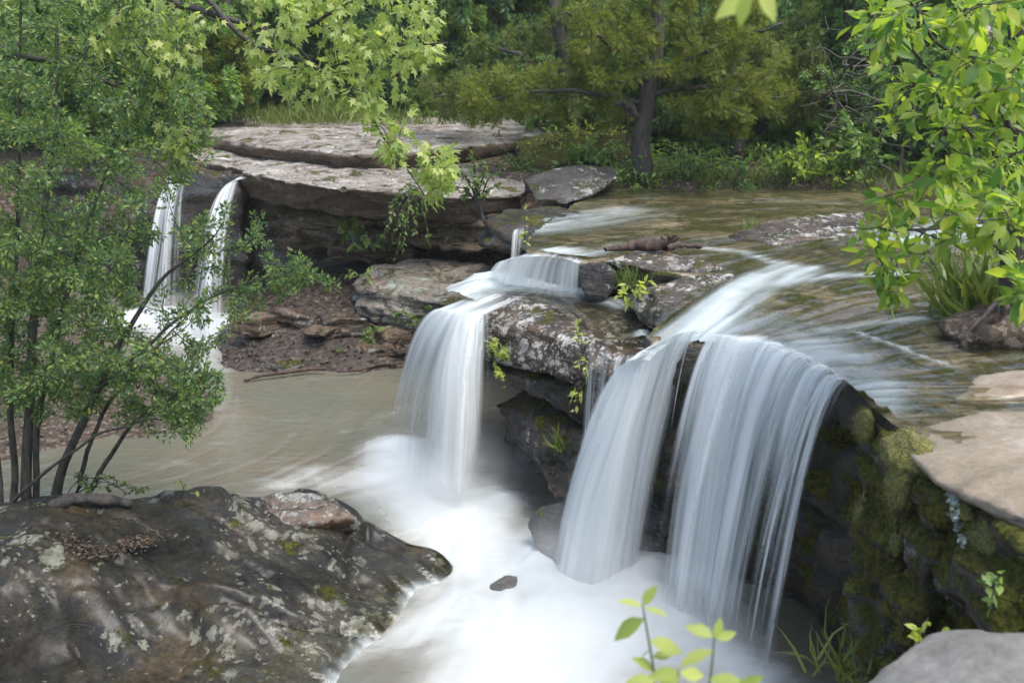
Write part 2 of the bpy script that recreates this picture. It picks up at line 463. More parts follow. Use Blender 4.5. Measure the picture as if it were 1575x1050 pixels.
def colonize(skel, attract, rng, r_tip=0.003, r_base=0.012, sag=0.05, wob=0.02, seg=7, grow_from=0.35, up=0.0, owner=None, owners=None):
    """join every attractor to the nearest point of the growing skeleton by a bent twig"""
    nodes = np.asarray(skel, float); A = np.asarray(attract, float)
    order = np.argsort(np.min(np.linalg.norm(A[:, None] - nodes[None, ::max(1, len(nodes) // 60)], axis=2), axis=1))
    out = []; ow = np.zeros(len(nodes) + len(A) * seg, int)
    if owner is not None: ow[:len(nodes)] = owner
    buf = np.empty((len(nodes) + len(A) * seg, 3)); m = len(nodes); buf[:m] = nodes
    for k in order:
        a = A[k]; d = np.linalg.norm(buf[:m] - a, axis=1); j = int(np.argmin(d + 0.15 * rng.random(m) * d))
        s = buf[j]; L = d[j]
        if L < 1e-4: continue
        t = np.linspace(0, 1, seg)[:, None]
        side = rng.normal(size=3) * 0.10 * L
        p = s + (a - s) * t + side * np.sin(t * math.pi) + np.array((0, 0, 1)) * (up * np.sin(t * math.pi) - sag * t * t) * L
        p[1:] += rng.normal(size=(seg - 1, 3)) * wob * L * 0.4
        r = np.linspace(min(r_base, r_tip + 0.012 * L), r_tip, seg)
        out.append((p, r)); buf[m:m + seg - 1] = p[1:]; ow[m:m + seg - 1] = ow[j]; m += seg - 1
        if owners is not None: owners.append(int(ow[j]))
    return out
def twig_leaves(twigs, tmpl, per, size, rng, spread=0.5, start=0.3, droop=0.2, flat=0.5, size_var=0.35, jit=0.0):
    pos, dr, up = [], [], []
    for p, r in twigs:
        n = max(2, int(per * (1 if per < 1 else 1)))
        t = rng.uniform(start, 1.0, n) * (len(p) - 1); i = np.minimum(t.astype(int), len(p) - 2); f = (t - i)[:, None]
        q = p[i] * (1 - f) + p[i + 1] * f; tg = unit(p[i + 1] - p[i])
        rd = unit(rng.normal(size=(n, 3)))
        pos.append(q + jit * rd * rng.uniform(0.2, 1, (n, 1))); dr.append(unit(tg * 0.7 + rd * 0.9 + np.array((0, 0, -droop))))
        up.append(unit(np.array((0, 0, flat)) + rng.normal(size=(n, 3)) * spread))
    pos, dr, up = np.vstack(pos), np.vstack(dr), np.vstack(up); n = len(pos)
    return scatter(tmpl, pos, dr, up, size * rng.uniform(1 - size_var, 1 + size_var, n), rng)
# ------------------------------------------------------------------ materials of the place
M = {}
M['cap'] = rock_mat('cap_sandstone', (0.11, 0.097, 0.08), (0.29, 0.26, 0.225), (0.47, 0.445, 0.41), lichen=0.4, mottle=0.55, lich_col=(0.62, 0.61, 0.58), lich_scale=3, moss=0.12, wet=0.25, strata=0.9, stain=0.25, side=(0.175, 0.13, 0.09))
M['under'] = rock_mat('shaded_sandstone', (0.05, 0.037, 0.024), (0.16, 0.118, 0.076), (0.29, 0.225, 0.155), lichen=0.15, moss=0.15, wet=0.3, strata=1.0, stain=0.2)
M['pale'] = rock_mat('pale_sandstone', (0.09, 0.075, 0.055), (0.22, 0.19, 0.15), (0.36, 0.33, 0.27), lichen=0.7, mottle=0.5, lich_col=(0.34, 0.39, 0.33), lich_scale=4, moss=0.1, wet=0.3, strata=0.8, stain=0.15)
M['lichen'] = rock_mat('lichen_sandstone', (0.020, 0.017, 0.013), (0.066, 0.051, 0.035), (0.14, 0.112, 0.08), lichen=0.9, mottle=0.9, lich_col=(0.58, 0.56, 0.50), lich_scale=8, moss=0.12, wet=0.45, strata=0.7, stain=0.35)
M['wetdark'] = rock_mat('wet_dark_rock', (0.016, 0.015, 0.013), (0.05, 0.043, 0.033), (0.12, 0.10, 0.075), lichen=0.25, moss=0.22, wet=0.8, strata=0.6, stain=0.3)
M['boulder'] = rock_mat('grey_boulder_rock', (0.022, 0.022, 0.021), (0.06, 0.058, 0.054), (0.14, 0.135, 0.125), lichen=0.5, lich_scale=6, moss=0.15, wet=0.5, strata=0.3, stain=0.1)
M['fore'] = rock_mat('foreground_rock', (0.013, 0.013, 0.011), (0.034, 0.031, 0.022), (0.080, 0.066, 0.044), lichen=0.6, lich_col=(0.33, 0.34, 0.26), lich_scale=6.5, moss=0.14, wet=1.0, strata=0.0, stain=0.5, moss_up=0.7, seams=0.25, coat=0.34, bumps=1.1, soak=True, stain_col=(0.13, 0.095, 0.048))
M['brown'] = rock_mat('brown_wet_rock', (0.045, 0.03, 0.018), (0.13, 0.085, 0.05), (0.24, 0.17, 0.11), lichen=0.5, lich_scale=6, moss=0.0, wet=0.9, strata=0.7, stain=0.6)
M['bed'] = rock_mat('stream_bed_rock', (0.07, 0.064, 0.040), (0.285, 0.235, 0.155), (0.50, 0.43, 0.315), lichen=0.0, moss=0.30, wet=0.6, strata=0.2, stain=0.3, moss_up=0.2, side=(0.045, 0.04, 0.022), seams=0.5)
M['tan'] = rock_mat('tan_slab_rock', (0.12, 0.095, 0.066), (0.25, 0.205, 0.15), (0.31, 0.28, 0.24), lichen=0.0, moss=0.0, wet=0.6, strata=0.6, stain=0.3, bumps=0.35, seams=0.0, grain=0.35)
M['mossy'] = rock_mat('mossy_cliff_rock', (0.014, 0.012, 0.009), (0.045, 0.034, 0.025), (0.10, 0.075, 0.055), lichen=0.4, lich_col=(0.42, 0.50, 0.44), lich_scale=4, moss=0.70, wet=0.6, strata=0.5, stain=0.3, moss_up=0.1)
M['shelf'] = rock_mat('wet_brown_shelf_rock', (0.03, 0.022, 0.016), (0.085, 0.062, 0.044), (0.17, 0.13, 0.095), lichen=0.2, moss=0.1, wet=0.7, strata=0.8, stain=0.3)
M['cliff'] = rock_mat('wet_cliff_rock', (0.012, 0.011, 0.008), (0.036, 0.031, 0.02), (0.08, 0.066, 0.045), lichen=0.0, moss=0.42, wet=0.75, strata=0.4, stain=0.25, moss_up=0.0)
M['corner'] = rock_mat('camera_side_rock', (0.10, 0.095, 0.085), (0.17, 0.165, 0.15), (0.24, 0.235, 0.22), lichen=0.1, moss=0.05, wet=0.3, strata=0.1, stain=0.15, bumps=0.35, seams=0.0, grain=0.4)
M['mossrock'] = rock_mat('bank_rock', (0.02, 0.016, 0.012), (0.06, 0.045, 0.032), (0.11, 0.085, 0.06), lichen=0.1, moss=0.75, wet=0.2, strata=0.5, stain=0.2, moss_up=0.5)

def ground_mat():
    m = N('forest_floor'); c = m.obj()
    a = m.noise(c, 0.8, 6); b = m.noise(c, 14, 7, 0.7)
    v = m.n('TexVoronoi', {'Vector': c, 'Scale': 28.0}, feature='F1').outputs['Color']
    vr = m.n('SeparateColor', {0: v}).outputs[0]
    col = m.mix(m.ramp(b, 0.3, 0.7), (0.022, 0.016, 0.010), (0.085, 0.058, 0.038))
    col = m.mix(m.ramp(vr, 0.72, 0.9), col, (0.15, 0.115, 0.085))
    col = m.mix(m.math('MULTIPLY', m.ramp(a, 0.55, 0.66), 0.7), col, (0.035, 0.05, 0.012))
    nb = m.bump(m.math('ADD', b, m.math('MULTIPLY', vr, 0.4)), 0.9, 0.04)
    return m.finish(m.n('BsdfPrincipled', {'Base Color': col, 'Roughness': 0.85, 'Normal': nb}))
M['ground'] = ground_mat()

def mud_mat():
    m = N('mud_and_leaf_litter'); c = m.obj()
    b = m.noise(c, 9, 8, 0.7); a = m.noise(c, 1.5, 4)
    v = m.n('TexVoronoi', {'Vector': c, 'Scale': 22.0}, feature='F1').outputs['Color']
    vr = m.n('SeparateColor', {0: v}).outputs[0]
    col = m.mix(m.ramp(b, 0.3, 0.7), (0.022, 0.017, 0.013), (0.062, 0.047, 0.035))
    col = m.mix(m.ramp(vr, 0.88, 0.98), col, (0.10, 0.075, 0.055))
    nb = m.bump(m.math('ADD', b, m.math('MULTIPLY', vr, 0.12)), 1.0, 0.05)
    return m.finish(m.n('BsdfPrincipled', {'Base Color': col, 'Roughness': m.ramp(a, 0.2, 0.75), 'Normal': nb}))
M['mud'] = mud_mat()

# ------------------------------------------------------------------ ground
def ground_z(x, y):
    yb = np.interp(x, [-40, -14, -9, -6.5, -2, -0.3, 1, 9, 12, 40], [8, 10, 17.5, 18.5, 17.5, 15.3, 14.75, 14.75, 12, 9])
    up = 2.15 + 0.05 * np.clip(y - yb, 0, 12) + 0.28 * np.clip(y - 29, 0, 40) + 0.02 * np.clip(y - 16, 0, 20) * (x > 2)
    t = sstep(-0.5, 0.5, y - yb)
    h = -0.8 * (1 - t) + up * t
    left = sstep(-5.0, -9.5, x) * 2.4 - 0.8                     # far left shore
    h = np.maximum(h, np.where(y < 13.5, left, -0.8))
    h = np.maximum(h, -0.8 + 3.1 * sstep(9.4, 10.4, x))
    p = np.stack([x, y, 0 * x], 1)
    return h + 0.12 * fbm(p, 0.7, 3, 4) * sstep(-0.7, 0.5, h) + 0.5 * fbm(p, 0.12, 2, 8) * sstep(24, 34, y)
def build_ground():
    xs = np.concatenate([np.arange(-90, -14, 3.0), np.arange(-14, 12, 0.22), np.arange(12, 91, 3.0)])
    ys = np.concatenate([np.arange(-30, 6, 2.0), np.arange(6, 20, 0.22), np.arange(20, 40, 0.8), np.arange(40, 120, 4.0)])
    X, Y = np.meshgrid(xs, ys); x, y = X.ravel(), Y.ravel()
    structure('ground', np.stack([x, y, ground_z(x, y)], 1), grid_faces(len(xs), len(ys)), M['ground'])
build_ground()

# ------------------------------------------------------------------ stream bed (the right-hand rock shelf)
CH = np.array((1.12, 6.95))
def bed_dip(x, y): return -0.12 * np.exp(-((x - CH[0]) ** 2 + (y - CH[1]) ** 2) / 0.30)
def build_bed():
    lip = [(1.33, 7.02), (1.36, 6.88), (1.60, 6.74), (1.80, 6.48), (1.92, 6.0), (1.98, 5.5), (1.97, 5.0), (2.02, 4.4), (2.3, 3.4), (2.8, 2.4)]
    K = [[a, b, (11, b[1] - .01), (11, a[1] + .01)] for a, b in zip(lip[:-1], lip[1:])]
    K += [[(0.98, 6.98), (1.33, 6.84), (2.0, 7.0), (2.1, 8.6), (1.5, 8.0), (1.15, 7.5)], [(1.36, 6.9), (11, 6.9), (11, 9), (2.0, 8.6)],
         [(0.10, 9.95), (0.30, 9.72), (0.73, 9.42), (1.5, 8.7), (11, 8.3), (11, 15.1), (1.2, 15.1), (0.95, 13.6), (0.33, 11.4), (0.15, 10.6)]]
    hulls, low = [], []
    for n, q in enumerate(K):
        hulls.append(prism(q, 1.72, 2.04)); c = np.array((6.0, np.asarray(q)[:2, 1].mean())) if n < len(lip) - 1 else np.asarray(q).mean(0)
        for ins, z0, z1 in ((.14, 1.0, 1.86), (.24, .35, 1.05), (.30, -.7, .4)):
            low.append(prism([np.array(p) + ins * unit(c - np.array(p)) if p[0] < 5 else np.array(p) for p in q], z0, z1))
    V, Nn, F = remesh_hulls(hulls, 0.06)
    V2 = rough_rock(V, Nn, amp=0.05, scale=1.3, strat=0.05, sfreq=4, fine=0.02, seed=3)
    V2[:, 2] += bed_dip(V2[:, 0], V2[:, 1]) * (V2[:, 2] > 1.3) + 0.022 * fbm(V2 * (1, 1, 0), 0.9, 3, 77) * (V2[:, 2] > 1.8)
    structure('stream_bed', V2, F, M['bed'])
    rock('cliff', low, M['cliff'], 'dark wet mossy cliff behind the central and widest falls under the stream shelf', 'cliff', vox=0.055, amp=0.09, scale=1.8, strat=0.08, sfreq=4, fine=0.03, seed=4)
build_bed()

# ------------------------------------------------------------------ rocks
def far_ledge():
    root = empty('rock_ledge', (-2.2, 15.0, 0.6), 'broad pale layered sandstone ledge overhanging the dark hollow between the far falls', 'rock ledge')
    def r(nm, hulls, mat, lab=None, **k):
        o = rock(nm, hulls, mat, None, root=root, **k)
        if lab: o['label'] = lab
    top = [P(383, 266, 2.22), P(440, 279, 2.2), P(510, 290, 2.18), P(600, 296, 2.13), P(700, 305, 2.08), P(805, 300, 2.05)]
    h1 = top[:4] + [p + (0.1, 0.5, -0.5) for p in top[:4]] + [np.array(q) for q in ((-6.6, 19, 2.35), (-1.2, 19, 2.32), (-6.6, 19, 1.7), (-1.2, 19, 1.7), (-5.4, 17.6, 2.28))]
    h2 = top[3:] + [p + (0.0, 0.35, -0.42) for p in top[3:]] + [np.array(q) for q in ((-2.2, 19, 2.32), (0.7, 18, 2.25), (-2.2, 19, 1.6), (0.7, 18, 1.6))]
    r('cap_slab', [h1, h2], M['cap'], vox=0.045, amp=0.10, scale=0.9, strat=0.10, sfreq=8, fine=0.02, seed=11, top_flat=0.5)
    back = [P(395, 226, 2.5), P(480, 231, 2.5), P(560, 238, 2.5), P(640, 235, 2.48), P(720, 222, 2.5), P(800, 212, 2.5)]
    r('upper_slab', [back + [p + (0, 0.25, -0.35) for p in back] + [np.array(q) for q in ((-6.8, 20.5, 2.62), (-5.5, 25, 2.7), (1.2, 25, 2.7), (-6.8, 20.5, 2.2), (-5.5, 25, 2.2), (1.2, 25, 2.2), (1.1, 19, 2.55))]],
      M['cap'], vox=0.08, amp=0.10, scale=0.7, strat=0.05, fine=0.02, seed=12, top_flat=0.3)
    f = [D(425, 345, 15.9), D(520, 345, 14.9), D(620, 332, 14.5), D(700, 328, 14.25), D(800, 332, 14.1)]
    g = [D(445, 385, 16.3), D(540, 372, 15.1), D(640, 386, 14.75), D(700, 386, 14.4), D(800, 380, 14.2)]
    bk = [np.array(q) for q in ((-4.6, 18.3, 1.9), (0.8, 17.5, 1.9), (-4.6, 18.3, 0.9), (0.8, 17.5, 0.9))]
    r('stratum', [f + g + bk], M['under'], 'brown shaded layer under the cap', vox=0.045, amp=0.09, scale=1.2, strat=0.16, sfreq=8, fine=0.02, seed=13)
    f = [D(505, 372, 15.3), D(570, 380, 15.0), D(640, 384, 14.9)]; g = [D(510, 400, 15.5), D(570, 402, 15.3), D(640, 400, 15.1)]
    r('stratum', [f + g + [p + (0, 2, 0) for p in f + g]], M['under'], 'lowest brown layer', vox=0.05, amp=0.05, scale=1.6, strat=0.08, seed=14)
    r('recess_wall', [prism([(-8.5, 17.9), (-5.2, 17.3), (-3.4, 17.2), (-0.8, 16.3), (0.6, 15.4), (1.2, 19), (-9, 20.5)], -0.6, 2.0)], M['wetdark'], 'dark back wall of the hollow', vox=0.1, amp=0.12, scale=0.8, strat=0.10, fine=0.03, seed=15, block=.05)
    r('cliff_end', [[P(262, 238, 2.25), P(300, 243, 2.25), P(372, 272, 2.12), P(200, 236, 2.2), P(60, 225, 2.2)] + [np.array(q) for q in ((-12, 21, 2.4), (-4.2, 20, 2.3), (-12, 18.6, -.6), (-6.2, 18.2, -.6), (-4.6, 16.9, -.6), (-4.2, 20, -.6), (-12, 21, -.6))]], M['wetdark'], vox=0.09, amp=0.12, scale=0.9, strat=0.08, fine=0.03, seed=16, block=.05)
far_ledge()

rock('boulder', [[D(550, 440, 13.7), D(546, 480, 13.5), D(600, 508, 13.1), D(665, 530, 12.8), D(738, 532, 12.3), D(738, 478, 12.3), D(668, 464, 12.6), D(600, 446, 13.3), D(572, 410, 14.3), D(640, 398, 14.7), D(770, 408, 14.3), D(780, 435, 13.3), D(785, 480, 13.4), D(600, 520, 15.5), D(760, 520, 15)]],
     M['pale'], 'pale green-tinged square block of rock lying under the overhanging ledge', vox=0.04, amp=0.09, scale=1.3, strat=0.08, sfreq=8, fine=0.02, seed=21)
rock('boulder', [[D(804, 276, 14.2), D(850, 258, 14.4), D(900, 252, 14.5), D(946, 255, 14.7), D(953, 275, 14.3), D(905, 303, 13.7), D(868, 314, 13.5), D(822, 307, 13.6), D(850, 300, 15.2), D(940, 290, 15.2), D(806, 290, 14.8)]],
     M['boulder'], 'smooth dark grey boulder at the end of the upper ledge beside the far stream bank', vox=0.04, amp=0.05, scale=1.2, strat=0.02, fine=0.012, seed=22)
rock('mossy_rock', [[D(790, 222, 17.2), D(870, 205, 17), D(965, 205, 16.5), D(965, 262, 15.9), D(880, 262, 15.9), D(790, 262, 16.6), D(800, 262, 18.5), D(965, 250, 18.5), D(800, 215, 18.5), D(965, 205, 18.2)]],
     M['mossrock'], 'dark mossy rock bank behind the grey boulder under the cedar branches', vox=0.07, amp=0.14, scale=1.1, strat=0.1, fine=0.03, seed=23)

rock('rock', [[P(742, 338, 1.96), P(785, 322, 2.0), P(860, 316, 2.05), P(900, 330, 2.08), P(850, 352, 2.05), P(815, 356, 1.99), P(760, 354, 1.93), D(745, 375, 12.0), D(812, 392, 11.0), D(850, 380, 11.4), D(745, 375, 14.2), D(860, 375, 14.2)]],
     M['wetdark'], 'dark wet ledge with trickles running off it below the dark grey boulder', vox=0.045, amp=0.06, scale=1.8, strat=0.08, sfreq=6, fine=0.02, seed=24)
def centre_rock():
    root = empty('rock_outcrop', (0.5, 8.2, 0.0), 'lichen-spotted overhanging rock outcrop between the left fall and the central fall', 'rock')
    A = [P(744, 486, 1.60), P(776, 456, 1.72), P(835, 466, 1.69), P(900, 520, 1.66), P(962, 556, 1.62), P(1000, 530, 1.64), (1.3, 8.3, 1.66), (0.9, 9.5, 1.6), (-0.3, 10.1, 1.5), (-0.60, 9.5, 1.46),
         D(752, 556, 8.75), D(800, 572, 8.35), D(870, 588, 7.85), D(915, 598, 7.6), D(960, 600, 7.5), (1.3, 8.3, 1.2), (0.0, 10.1, 1.0), (-0.45, 9.6, 1.1)]
    rock('cap', [A], M['lichen'], None, root=root, vox=0.04, amp=0.075, scale=1.7, strat=0.06, sfreq=7, fine=0.018, seed=31, top_flat=0.7)
    B = [D(765, 560, 8.9), D(800, 578, 8.5), D(870, 592, 7.95), D(930, 600, 7.6), D(790, 598, 8.7), D(840, 618, 8.3), D(895, 660, 7.7), D(930, 670, 7.6), (1.3, 8.4, 1.2), (0.2, 9.6, 1.2), (1.3, 8.4, .8), (0.3, 9.4, .9)]
    o = rock('stratum', [B], M['wetdark'], None, root=root, vox=0.04, amp=0.05, scale=2, strat=0.06, sfreq=7, fine=0.018, seed=32); o['label'] = 'wet dark layer above the cavity'
    Cc = [D(756, 622, 8.9), D(770, 650, 8.6), D(806, 685, 8.2), D(850, 745, 7.75), D(873, 780, 7.5), D(905, 790, 7.3), D(930, 700, 7.3), D(905, 672, 7.6), D(845, 650, 8.15), D(800, 632, 8.6), (1.3, 8.2, 0.9), (0.5, 9.4, 0.8), (0.35, 9.3, 0.95), (1.3, 8.2, 0.2), (1.0, 7.6, 0.1)]
    o = rock('stratum', [Cc], M['wetdark'], None, root=root, vox=0.04, amp=0.06, scale=2, strat=0.05, sfreq=6, fine=0.02, seed=33); o['label'] = 'wet dark lower layer undercut above the pool'
    o = rock('recess_wall', [prism([(0.0, 9.7), (0.35, 8.75), (0.62, 8.2), (0.95, 7.45), (1.6, 7.0), (1.7, 9.5), (0.3, 10)], -0.6, 1.6)], M['wetdark'], None, root=root, vox=0.06, amp=0.1, scale=1.4, strat=0.08, fine=0.03, seed=34)
centre_rock()
rock('boulder', [[D(806, 802, 7.5), D(828, 778, 7.55), D(865, 768, 7.5), D(885, 790, 7.3), D(880, 850, 7.05), D(856, 870, 7.0), D(822, 842, 7.2), D(870, 800, 7.9), D(840, 840, 7.7), D(905, 830, 7.6)]],
     M['wetdark'], 'round dark wet boulder at the foot of the central fall', vox=0.025, amp=0.03, scale=2.5, strat=0.015, fine=0.01, seed=35)
rock('rock', [[P(925, 402, 2.1), P(962, 389, 2.17), P(1020, 386, 2.17), P(1062, 396, 2.15), P(1112, 412, 2.08), P(1062, 428, 2.0), P(1010, 446, 1.85), P(960, 430, 1.85), P(930, 414, 1.95), P(960, 430, 1.5), P(1100, 420, 1.6), P(1000, 390, 1.6)]],
     M['lichen'], 'angular lichen-patched rock under the driftwood log', vox=0.03, amp=0.045, scale=2.2, strat=0.03, fine=0.012, seed=41)
rock('boulder', [[P(893, 416, 2.0), P(905, 404, 2.08), P(938, 406, 2.1), P(950, 420, 2.02), P(945, 445, 1.85), D(930, 462, 8.95), D(900, 458, 9.0), D(893, 435, 9.1), P(930, 420, 1.6), D(925, 440, 9.7)]],
     M['boulder'], 'small smooth grey boulder beside the upper cascade', vox=0.022, amp=0.02, scale=2.5, strat=0.0, fine=0.006, seed=42)
rock('rock', [[P(1000, 446, 2.03), P(1060, 426, 2.08), P(1125, 420, 2.09), P(1150, 432, 2.06), P(1080, 460, 2.02), P(1035, 492, 1.93), P(1003, 510, 1.8), P(984, 492, 1.72), P(962, 455, 1.8), P(1000, 480, 1.4), P(1120, 440, 1.5), P(980, 460, 1.4)]],
     M['lichen'], 'wet white-streaked rock sloping into the chute of the central fall', vox=0.03, amp=0.045, scale=2.4, strat=0.03, fine=0.014, seed=43)
def slab(top, zb, grow=1.05):
    t = np.array(top); c = t.mean(0); lo = c + (t - c) * grow; lo[:, 2] = zb
    return list(t) + list(lo)
rock('rock_slab', [slab([P(1118, 359, 2.085), P(1180, 338, 2.14), P(1260, 330, 2.16), P(1330, 325, 2.15), P(1345, 350, 2.11), P(1290, 362, 2.10), P(1195, 372, 2.085)], 1.9)],
     M['lichen'], 'low flat lichen-speckled slab breaking the stream below the far bank', vox=0.035, amp=0.05, scale=1.6, strat=0.02, fine=0.02, seed=44)
rock('rock_slab', [slab([P(1466, 610, 2.075), P(1500, 572, 2.09), P(1580, 564, 2.10), P(1640, 580, 2.10), P(1600, 604, 2.09), P(1500, 612, 2.08)], 1.9)],
     M['tan'], 'small tan slab showing above the shallow water at the right edge', vox=0.03, amp=0.035, scale=2.4, strat=0.0, fine=0.008, seed=45)
rock('rock_slab', [slab([P(1425, 648, 2.08), P(1500, 630, 2.10), P(1590, 622, 2.12), P(1750, 640, 2.14), P(1750, 830, 2.13), P(1590, 800, 2.09), P(1505, 765, 2.07), P(1440, 737, 2.05), P(1395, 695, 2.05), P(1385, 665, 2.06)], 1.99, 0.97)],
     M['tan'], 'broad low tan and grey shelf of wet rock above the mossy cliff at the right', vox=0.03, amp=0.03, scale=1.3, strat=0.0, fine=0.006, seed=46, block=0.0, top_flat=0.2)

def mossy_cliff():
    root = empty('mossy_cliff', (2.1, 4.4, 0.0), 'dark cliff hung with moss right of the widest fall, under the tan slab', 'rock')
    def col(a, b, ins, seed, nm='face', mat='mossy'):
        h = [np.array((a[0], a[1], 2.0)), np.array((b[0], b[1], 2.0)), np.array((a[0] + .1, a[1], -.5)), np.array((b[0] + .1, b[1], -.5)), np.array((a[0] - ins, a[1], 1.3)), np.array((b[0] - ins, b[1], 1.2)),
             np.array((a[0] + .9, a[1], 2.0)), np.array((b[0] + .9, b[1], 2.0)), np.array((a[0] + .9, a[1], -.5)), np.array((b[0] + .9, b[1], -.5))]
        return rock(nm, [h], M[mat], None, root=root, vox=0.03, amp=0.06, scale=2.2, strat=0.05, sfreq=3, fine=0.025, seed=seed)
    col((1.96, 5.42), (1.95, 4.95), 0.00, 51, 'face', 'mossy')
    col((1.90, 4.98), (1.93, 4.55), 0.02, 52)
    col((1.93, 4.50), (1.97, 4.18), 0.08, 53, 'buttress')
    col((2.02, 4.22), (2.06, 3.3), 0.03, 54, 'buttress')
    rng = np.random.default_rng(77)
    def cushion(px, py, z, r, seed):
        c = P(px, py, z); V, Nn, F = remesh_hulls([boulder_hull(c, r, seed, 40)], 0.012)
        V = V + Nn * (0.012 * fbm(V, 14, 3, seed) + 0.010 * fbm(V, 60, 2, seed + 2))[:, None]
        k = rng.choice(len(V), min(len(V), 900)); q = V[k] + .004 * rng.normal(size=(len(k), 3)); dr = Nn[k] + .5 * rng.normal(size=(len(k), 3)) + np.array((0, 0, -.35))
        V2, F2, _ = scatter(BLADE, q, dr, rng.normal(size=(len(k), 3)), rng.uniform(.015, .045, len(k)), rng)
        V, F, _ = merge([(V, F, np.zeros(len(V))), (V2, F2, np.zeros(len(V2)))])
        return part('moss_cushion', V, F, M['moss'], root)
    cushion(1402, 702, 1.98, (0.15, 0.23, 0.13), 1)
    cushion(1388, 745, 1.86, (0.08, 0.12, 0.16), 2)
    cushion(1330, 655, 1.92, (0.05, 0.10, 0.11), 3)
    cushion(1520, 830, 1.85, (0.06, 0.18, 0.14), 4)
    cushion(1385, 820, 1.55, (0.05, 0.08, 0.20), 5)
    cushion(1325, 800, 1.45, (0.04, 0.06, 0.22), 6)
    cushion(1478, 780, 1.93, (0.05, 0.12, 0.07), 7)
def moss_mat():
    m = N('moss'); c = m.obj()
    a = m.noise(c, 45, 6, 0.75); b = m.noise(c, 5, 3)
    col = m.mix(m.ramp(a, 0.3, 0.72), (0.04, 0.046, 0.006), (0.33, 0.31, 0.03))
    col = m.mix(m.math('MULTIPLY', m.ramp(b, .5, .7), .5), col, (0.10, 0.075, 0.02))
    v = m.n('TexVoronoi', {'Vector': c, 'Scale': 110.0}).outputs['Distance']
    return m.finish(m.n('BsdfPrincipled', {'Base Color': col, 'Roughness': 0.95, 'Specular IOR Level': 0.1, 'Normal': m.bump(m.math('ADD', a, v), 1.0, 0.02), 'Sheen Weight': 0.2}))
M['moss'] = moss_mat()
mossy_cliff()

rock('boulder', [[(1.03, 2.62, 2.02), (1.15, 2.73, 2.03), (1.35, 2.84, 2.11), P(1500, 980, 2.19), P(1590, 972, 2.22), (2.6, 2.7, 2.2), (2.6, 1.6, 2.24), (1.2, 1.5, 2.14), (0.7, 2.0, 2.0), (0.8, 2.3, 1.2), (2.6, 2.7, 1.2), (1.2, 2.8, 1.2), (0.8, 1.5, 1.2)]],
     M['corner'], 'smooth grey boulder in the bottom right corner nearest the viewer', vox=0.03, amp=0.035, scale=1.4, strat=0.0, fine=0.005, seed=61)
rock('near_bank', [prism([(-3, -3), (-2.4, 0.4), (-1.2, 1.1), (0.2, 1.7), (0.9, 2.1), (2.6, 1.9), (3, -3)], -0.7, 2.1, 0.06)], M['corner'], None, vox=0.1, amp=0.12, scale=1, strat=0.08, fine=0.02, seed=62)
o = bpy.data.objects['near_bank']; [o.__delitem__(k) for k in ('label', 'category') if k in o]; o['kind'] = 'structure'

# mud bank and far shore
def hsheet(name, ctrl, x0, x1, y0, y1, res, mat, rough=0.03, seed=1, rs=3.0):
    X, Y, F = hgrid(x0, x1, y0, y1, res); xy = np.stack([X.ravel(), Y.ravel()], 1)
    z = rbf(ctrl, xy); p = np.column_stack([xy, 0 * z]); z = z + rough * fbm(p, rs, 5, seed)
    keep = z > -0.25; F = drop_faces(F, keep); V, F = compact(np.column_stack([xy, z]), F)
    return structure(name, V, F, mat)
hsheet('mud_bank', [P(330, 585, -.12), P(345, 560, 0.02), P(400, 572, 0.0), P(470, 572, -.02), P(600, 572, -.03), P(680, 548, -.05), P(400, 520, .22), P(500, 515, .36), P(600, 512, .3), P(450, 478, .5), P(540, 470, .55), P(390, 490, .3), (-2.6, 17.2, .75), (-0.8, 16.6, .7), (-4.3, 16.8, .2), (-5.2, 15.8, -.3), (-0.8, 13.5, .1), (-2.5, 11.4, -.45), (-1, 12, -.4), (-4.4, 13.0, -.25)],
       -5.2, -0.3, 11.2, 17.4, 0.05, M['mud'], 0.05, 5)
hsheet('shore', [P(330, 650, -.03), P(330, 610, .0), P(130, 690, -.03), P(0, 720, -.03), P(0, 640, .2), P(130, 630, .15), P(230, 620, .1), (-4.3, 12.2, -.05), (-7, 11, .5), (-7, 13, .5), (-5, 13.5, -.2), (-6, 15, -.2), (-4, 9, -.35), (-6, 8, -.2), (-3, 11, -.3), (-9, 11, 1.0), (-9, 14, .9), (-8, 8.5, .5)],
       -9.5, -2.8, 8, 15, 0.06, M['ground'], 0.05, 6)

